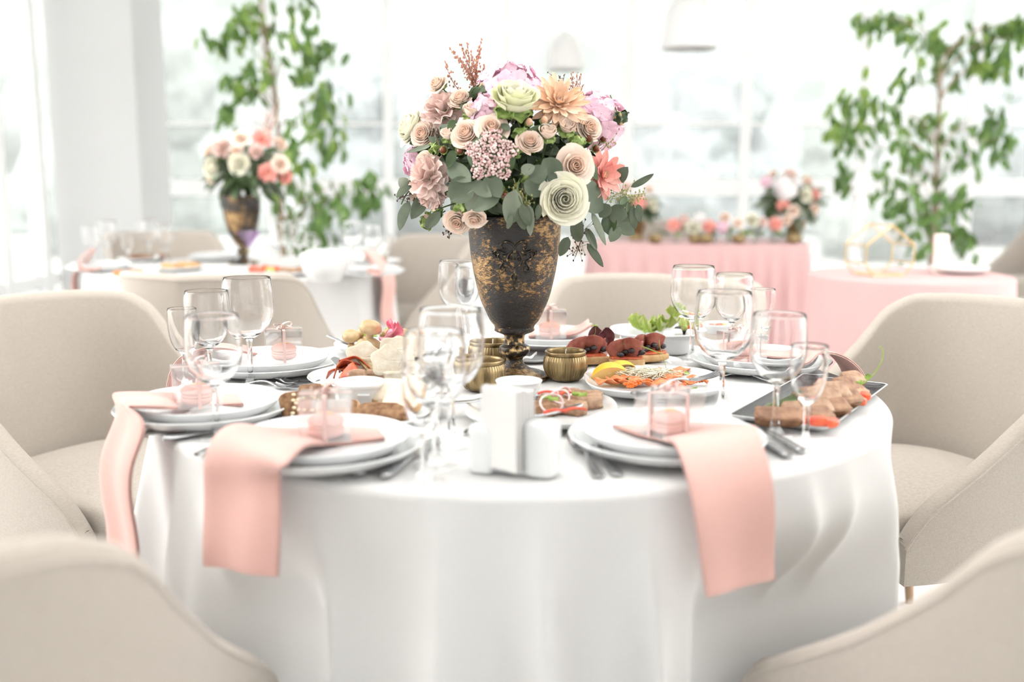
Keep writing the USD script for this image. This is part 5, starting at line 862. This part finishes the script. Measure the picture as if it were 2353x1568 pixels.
ya = 4.95; ba = np.array([aty(1462, 545, ya)[0], ya, TZ + .0003]); LA = 'left bouquet on the long pink table'
bouquet2('the bouquet at the left end of the long pink table', 1462, 470, ya, 56, [(DAH2, 'dahlia', 1470, 465, 1.0, f'coral dahlia of the {LA}'), (WROSE, 'cream_rose', 1496, 472, .9, f'cream rose of the {LA}'), (S0, 'spray_rose', 1490, 438, 1.1, f'peach rose of the {LA}'), (CARN, 'carnation', 1440, 432, 1.0, f'pink carnation of the {LA}')], ba, 'gold vase at the left end of the long pink table', GV)
JAR = proto('jar_prototype'); part('glass', lathe(smooth_prof([(0, 0), (.032, 0), (.036, .004), (.037, .06), (.033, .075), (.034, .082), (.0325, .082), (.031, .074), (.035, .06), (.033, .006), (0, .004)], 40), 32), GLASS, JAR, True); part('stems', cat(*[tube([(.012 * math.cos(a), .012 * math.sin(a), .006), (-.014 * math.cos(a), -.014 * math.sin(a), .085)], .0018, 5) for a in (0, 1.2, 2.4, 3.7, 5)]), STEM, JAR)
for k, (px, lab) in enumerate([(1552, 'leftmost'), (1640, 'second'), (1672, 'third'), (1735, 'fourth'), (1778, 'rightmost')]): dupc(JAR, 'flower_jar', f'clear glass flower jar on the long pink table, {lab} of five', 'jar', (aty(px, 550, 4.66)[0], 4.66, TZ + .0003))
for k, (px, lab) in enumerate([(1505, 'first from the left'), (1598, 'second from the left'), (1622, 'third from the left'), (1697, 'fourth from the left'), (1822, 'last at the right')]): dupc(POT, 'candle_pot', f'gold candle pot on the long pink table, {lab}', 'candle pot', (aty(px, 550, 4.60)[0], 4.60, TZ + .0003), k)
for k, (pr, nm, px, py, sc, lab) in enumerate([(DAH2, 'dahlia', 1549, 518, 1.0, 'coral dahlia in the leftmost jar'), (CARN, 'carnation', 1571, 505, .8, 'peach carnation beside the leftmost jar dahlia'), (WROSE, 'cream_rose', 1592, 525, 1.0, 'white rose between the first two jars'), (DAH2, 'dahlia', 1630, 520, 1.0, 'coral dahlia in the second jar'), (HYDP, 'hydrangea', 1660, 522, .75, 'pink hydrangea in the third jar'), (S0, 'spray_rose', 1665, 502, 1.2, 'pale rose above the third jar'), (S1, 'spray_rose', 1695, 515, 1.1, 'peach rose right of the third jar'), (WROSE, 'cream_rose', 1727, 508, 1.0, 'cream rose in the fourth jar'), (CARN, 'carnation', 1752, 512, .8, 'mauve carnation between the last two jars'), (DAH2, 'dahlia', 1783, 514, 1.0, 'coral pink dahlia in the rightmost jar'), (S0, 'spray_rose', 1806, 508, 1.2, 'pale rose right of the rightmost jar'), (HYDQ, 'hydrangea', 1608, 502, .6, 'white hydrangea behind the second jar')]):
    dupc(pr, nm, lab, nm.replace('spray_', '').replace('cream_', ''), aty(px, py, 4.64), 0, None, look((.1 * math.sin(k), -.9, .4), k), sc)
t = thing('table_foliage', 'low green leaves among the jars on the long pink table', 'foliage'); g = np.random.default_rng(6)
for k in range(60): A_ = np.array([aty(1540 + 4.6 * k, 540, 4.68)[0], 4.68 + g.normal(0, .02), TZ + .03 + g.uniform(0, .06)]); d = np.array([g.normal(0, .7), g.normal(0, .3), .5]); part('leaf', blade(A_, A_ + d * .06, .02, g.uniform(-.5, .5), .3, .1, 6, 5), (EUC, EUCD, BUDG)[k % 3], t, True)
chair(1.12, 5.62, 270, 'pale tub chair behind the long pink table')
# lantern, candle and dish on the small pink table
BRASS = mat('brushed_brass', (.72, .52, .24), .3, metallic=1.0); c = at(2018, 632, TZ); t = thing('lantern', 'brass edged glass lantern shaped like a little house on the small pink table', 'lantern', (c[0], c[1], TZ + .0003), .25)
q = [(.075, .0), (.115, .055), (.115, .13), (.0, .215)]; prof = [(-q[0][0], 0.004), (q[0][0], 0.004), (q[1][0], q[1][1]), (q[2][0], q[2][1]), (0, q[3][1]), (-q[2][0], q[2][1]), (-q[1][0], q[1][1])]
ends = []
for yy, sc in ((-.075, 1.0), (.075, 1.0)): ends.append([np.array([x * sc, yy, z]) for x, z in prof])
for e in ends:
    for i in range(7): part('frame_bar', tube([e[i], e[(i + 1) % 7]], .0032, 6), BRASS, t)
for i in range(7): part('frame_bar', tube([ends[0][i], ends[1][i]], .0032, 6), BRASS, t)
for i in range(1, 7): part('pane', (np.array([ends[0][i], ends[0][(i + 1) % 7], ends[1][(i + 1) % 7], ends[1][i]]), np.array([[0, 1, 2], [0, 2, 3]])), ACRYL, t, False)
PINKW = mat('blush_wax', (.90, .76, .69), .45, subsurface_weight=.2); c = at(2158, 628, TZ); t = thing('pillar_candle', 'blush pillar candle right of the lantern', 'candle', (c[0], c[1], TZ + .0003)); part('wax', lathe(smooth_prof([(0, 0), (.030, 0), (.0305, .002), (.0305, .165), (.029, .169), (.02, .164), (0, .161)], 40), 40), PINKW, t, 50); part('wick', tube([(0, 0, .158), (.001, 0, .175)], .0012, 6), WICK, t)
c = at(2220, 628, TZ); dupc(UPPER, 'side_plate', 'pale plate at the right of the small pink table', 'plate', (c[0] - .03, c[1], TZ + .0003))
# hanging lamps
LAMPM = mat('lamp_enamel', (.64, .63, .62), .5)
for px, py, y, s, lab in [(1583, 112, 4.7, 1.14, 'white dome lamp hanging above the long pink table'), (1298, 160, 5.9, .92, 'white dome lamp hanging farther back, left of the other')]:
    p = aty(px, py, y); t = thing('pendant_lamp', lab, 'lamp', p); D = [(.158, 0), (.157, .05), (.150, .12), (.132, .19), (.10, .245), (.05, .283), (.018, .292), (.018, .32)]
    part('shade', mv(lathe(np.vstack([smooth_prof(D, 40), smooth_prof(D, 40)[::-1] * [.96, 1] - [0, .004]]), 56), s=s), LAMPM, t, True); part('cord', tube([(0, 0, .29 * s), (0, 0, ZC - p[2])], .004, 6), LAMPM, t); part('bulb', ball(.035, 2, t=(0, 0, .15 * s)), FETA, t, True)
# potted ficus trees
FIC = [mat('ficus_leaf', (.105, .22, .05), .4, col2=(.22, .36, .10), scale=10, trans=.42), mat('light_ficus_leaf', (.23, .38, .07), .4, col2=(.38, .52, .14), scale=10, trans=.45)]
BARK = mat('ficus_bark', (.36, .27, .19), .8, col2=(.24, .17, .11), scale=30); SOIL = mat('potting_soil', (.06, .04, .03), .95)
def ficus(label, y, trunk, clusters, seed, per=15):
    g = np.random.default_rng(seed); base = aty(*trunk[0], y); base[2] = 0; t = thing('potted_ficus', label, 'plant', base)
    part('pot', lathe(smooth_prof([(0, 0), (.15, 0), (.16, .01), (.21, .36), (.215, .40), (.2, .40), (.19, .35), (0, .34)], 30), 40), WHITE, t, 50); part('soil', mv(blob(.19, 3, (1, 1, .08), .2, 4, 3), (0, 0, .355)), SOIL, t, True)
    T = [np.array([0, 0, .35])] + [aty(x, yy, y) - base for x, yy in trunk]; tc = spline(T, 40)
    for k in range(2): part('trunk', tube(tc + np.stack([.012 * np.cos(np.linspace(0, 14, 40) + k * PI), .012 * np.sin(np.linspace(0, 14, 40) + k * PI), np.zeros(40)], 1), np.linspace(.012, .005, 40), 8), BARK, t, True)
    rest, n = [], 0
    for k, (px, py, rx, ry) in enumerate(clusters):
        q = aty(px, py, y + g.uniform(-.25, .25)) - base; j = int(np.argmin(np.abs(tc[:, 2] - (q[2] - .25)))); c_ = spline([tc[j], (tc[j] + q) / 2 + (0, 0, .08), q], 8); part('branch', tube(c_, np.linspace(.005, .002, 8), 5), BARK, t)
        sx, sz = rx * (y - CAM[1]) / F, ry * (y - CAM[1]) / F
        for i in range(per):
            a = q + g.normal(0, .5, 3) * (sx, .12, sz); d = np.array([g.normal(0, .35), g.normal(0, .35), -1.0]); d /= np.linalg.norm(d); b = blade(a, a + d * g.uniform(.08, .12), g.uniform(.038, .056), g.uniform(-1.3, 1.3), .25, .08, 6, 4); m = FIC[int(g.random() < .4)]
            if n < 300: part('leaf', b, m, t, True)
            else: rest.append(b)
            n += 1
    if rest: part('foliage', cat(*rest), FIC[0], t, True, kind='stuff')
ficus('potted ficus with sparse leaves behind the left bouquet', 4.65, [(650, 590), (645, 480), (640, 330), (632, 220), (612, 100), (600, -40)], [(500, 90, 40, 30), (535, 60, 45, 30), (560, 20, 40, 30), (600, 60, 40, 40), (690, 15, 55, 30), (680, 75, 50, 30), (740, 105, 45, 20), (700, 110, 40, 30), (600, 150, 60, 40), (545, 190, 25, 25), (585, 200, 40, 40), (715, 170, 55, 30), (735, 220, 50, 50), (710, 280, 55, 50), (760, 250, 30, 50), (700, 350, 50, 50), (750, 330, 40, 40), (680, 430, 50, 40), (730, 440, 60, 40), (770, 480, 50, 40), (700, 500, 60, 50), (850, 440, 35, 40), (830, 420, 30, 40), (740, 540, 40, 40), (690, 560, 30, 30), (520, 250, 20, 20)], 31, 17)
ficus('full potted ficus behind the small pink table at the right', 4.75, [(2140, 600), (2150, 480), (2156, 330), (2160, 220), (2150, 120)], [(2010, 40, 40, 25), (2060, 45, 60, 30), (2110, 60, 60, 35), (2145, 95, 40, 40), (2180, 140, 40, 40), (2230, 95, 50, 30), (2290, 60, 50, 30), (2335, 85, 40, 40), (2330, 50, 30, 20), (2070, 180, 40, 40), (2250, 150, 60, 30), (2290, 150, 30, 20), (1950, 230, 40, 25), (1995, 255, 50, 40), (1920, 285, 30, 25), (2050, 260, 60, 40), (2120, 280, 60, 40), (2240, 290, 60, 30), (2295, 260, 30, 50), (2300, 320, 25, 40), (2090, 330, 60, 40), (2050, 390, 50, 50), (1938, 390, 20, 45), (1960, 330, 30, 40), (2120, 390, 60, 40), (2230, 360, 40, 50), (2060, 450, 60, 40), (2130, 460, 70, 40), (2200, 450, 40, 50), (2150, 510, 60, 40), (2090, 500, 60, 40), (2220, 540, 25, 50), (2130, 560, 50, 40)], 37, 18)
# the second round table
def n2(x, y, z=TZ + .0003): p = at(x, y, TZ); p[2] = z; return p
D2 = 'on the second round table'
for px, py, lab in [(852, 633, 'right side'), (230, 622, 'left side'), (500, 598, 'back, left of its vase')]:
    c = n2(px, py); dupc(DINNER, 'dinner_plate', f'white dinner plate {D2}, {lab}', 'plate', c); dupc(UPPER, 'side_plate', f'white upper plate {D2}, {lab}', 'plate', c + (0, 0, .0068))
for px, py, col, nm, lab in [(300, 640, SALM, 'smoked salmon', 'salmon platter at the front left'), (405, 622, BREADC, 'bread', 'bread plate in front of the left glasses'), (325, 600, ROAST, 'roast', 'roast dish at left back'), (615, 632, TOM, 'salad', 'salad dish at the vase foot'), (672, 632, ROASTP, 'braised meat', 'meat dish left of the tureen'), (868, 606, ROAST, 'roast', 'roast dish at the back right')]:
    c = n2(px, py); dupc(DINNER, 'serving_plate', f'white {lab} {D2}', 'plate', c, 0, None, None, .8); g = np.random.default_rng(px)
    for k in range(7): food('food_piece', col if k != 3 or nm != 'salad' else LETT, f'{nm} piece on {lab} behind', 'food', f'pieces of {nm} on the {lab}', c + (g.normal(0, .04), g.normal(0, .03), .02), sblock(.05, .035, .028, px + k, .6, .2), g.uniform(0, 3))
c = n2(748, 646); t = thing('tureen', 'white rounded porcelain tureen near the front of the second round table', 'tureen', c); part('body', lathe(smooth_prof([(0, 0), (.06, 0), (.064, .006), (.09, .05), (.098, .095), (.095, .10), (0, .10)], 40), 56), CERAM, t, True); part('lid', lathe(smooth_prof([(.097, .099), (.098, .104), (.07, .122), (.03, .13), (0, .131)], 30), 56), CERAM, t, True)
for p_, nm, px, py, lab in [(GL, 'large_wine_glass', 250, 608, 'large glass at the left'), (GM, 'wine_glass', 215, 612, 'wine glass farthest left'), (GL, 'large_wine_glass', 345, 604, 'large glass before the far chair'), (GM, 'wine_glass', 382, 606, 'wine glass before the far chair'), (GS, 'liqueur_glass', 296, 612, 'small glass at the left'), (GL, 'large_wine_glass', 640, 616, 'large glass right of the vase'), (GM, 'wine_glass', 690, 612, 'wine glass right of the vase'), (GS, 'liqueur_glass', 715, 612, 'small glass right of the vase'), (GL, 'large_wine_glass', 812, 612, 'large glass at the right'), (GM, 'wine_glass', 858, 612, 'wine glass at the right'), (GS, 'liqueur_glass', 890, 618, 'small glass at the right edge')]: dupc(p_, nm, f'{lab} {D2}', 'glass', n2(px, py, TZ + .0005))
MART = proto('martini_glass_prototype'); part('foot', lathe([(0, 0), (.036, 0), (.037, .0015), (.006, .006)], 40), THING, MART, 60); part('stem', lathe([(.006, .006), (.004, .012), (.004, .10), (.006, .106)], 20), GLASS, MART, True); part('bowl', lathe([(.006, .106), (.056, .175), (.055, .1755), (.004, .108), (0, .107)], 48), pane('lilac_glass', .0, tint=(.80, .66, .84), ior=.1), MART, 40)
dupc(MART, 'martini_glass', 'lilac cocktail glass before the bronze vase on the second round table', 'glass', n2(574, 622, TZ + .0005))
r2 = .70 + .045
napkin('pink napkin hanging over the right edge of the second round table', [(at(842, 624, .79), at(846, 616, .79)), (at(875, 626, .805), at(885, 615, .805)), *[tuple(np.array([T2[0] + r * math.cos(math.radians(a)), T2[1] + r * math.sin(math.radians(a)), z]) for a in (-24, -14)) for r, z in ((r2 - .035, .775), (r2, .73), (r2 + .005, .64), (r2 + .008, .52))]], seed=8)
napkin('pink napkin hanging over the left edge of the second round table', [(at(232, 618, .79), at(236, 612, .79)), (at(180, 618, .805), at(184, 611, .805)), *[tuple(np.array([T2[0] + r * math.cos(math.radians(a)), T2[1] + r * math.sin(math.radians(a)), z]) for a in (196, 187)) for r, z in ((r2 - .035, .775), (r2, .73), (r2 + .005, .64), (r2 + .008, .5))]], seed=9)

ORD = 'first second third fourth fifth sixth seventh eighth ninth tenth eleventh twelfth'.split()
for (label, group), ps in alike.items():
    for k, (p, q) in enumerate(sorted(ps, key=lambda a: (a[1][0] - CAM[0]) / (a[1][1] - CAM[1]))):
        if len(ps) > 1: p.SetCustomDataByKey('label', f'{label}, {ORD[k]} from the left')
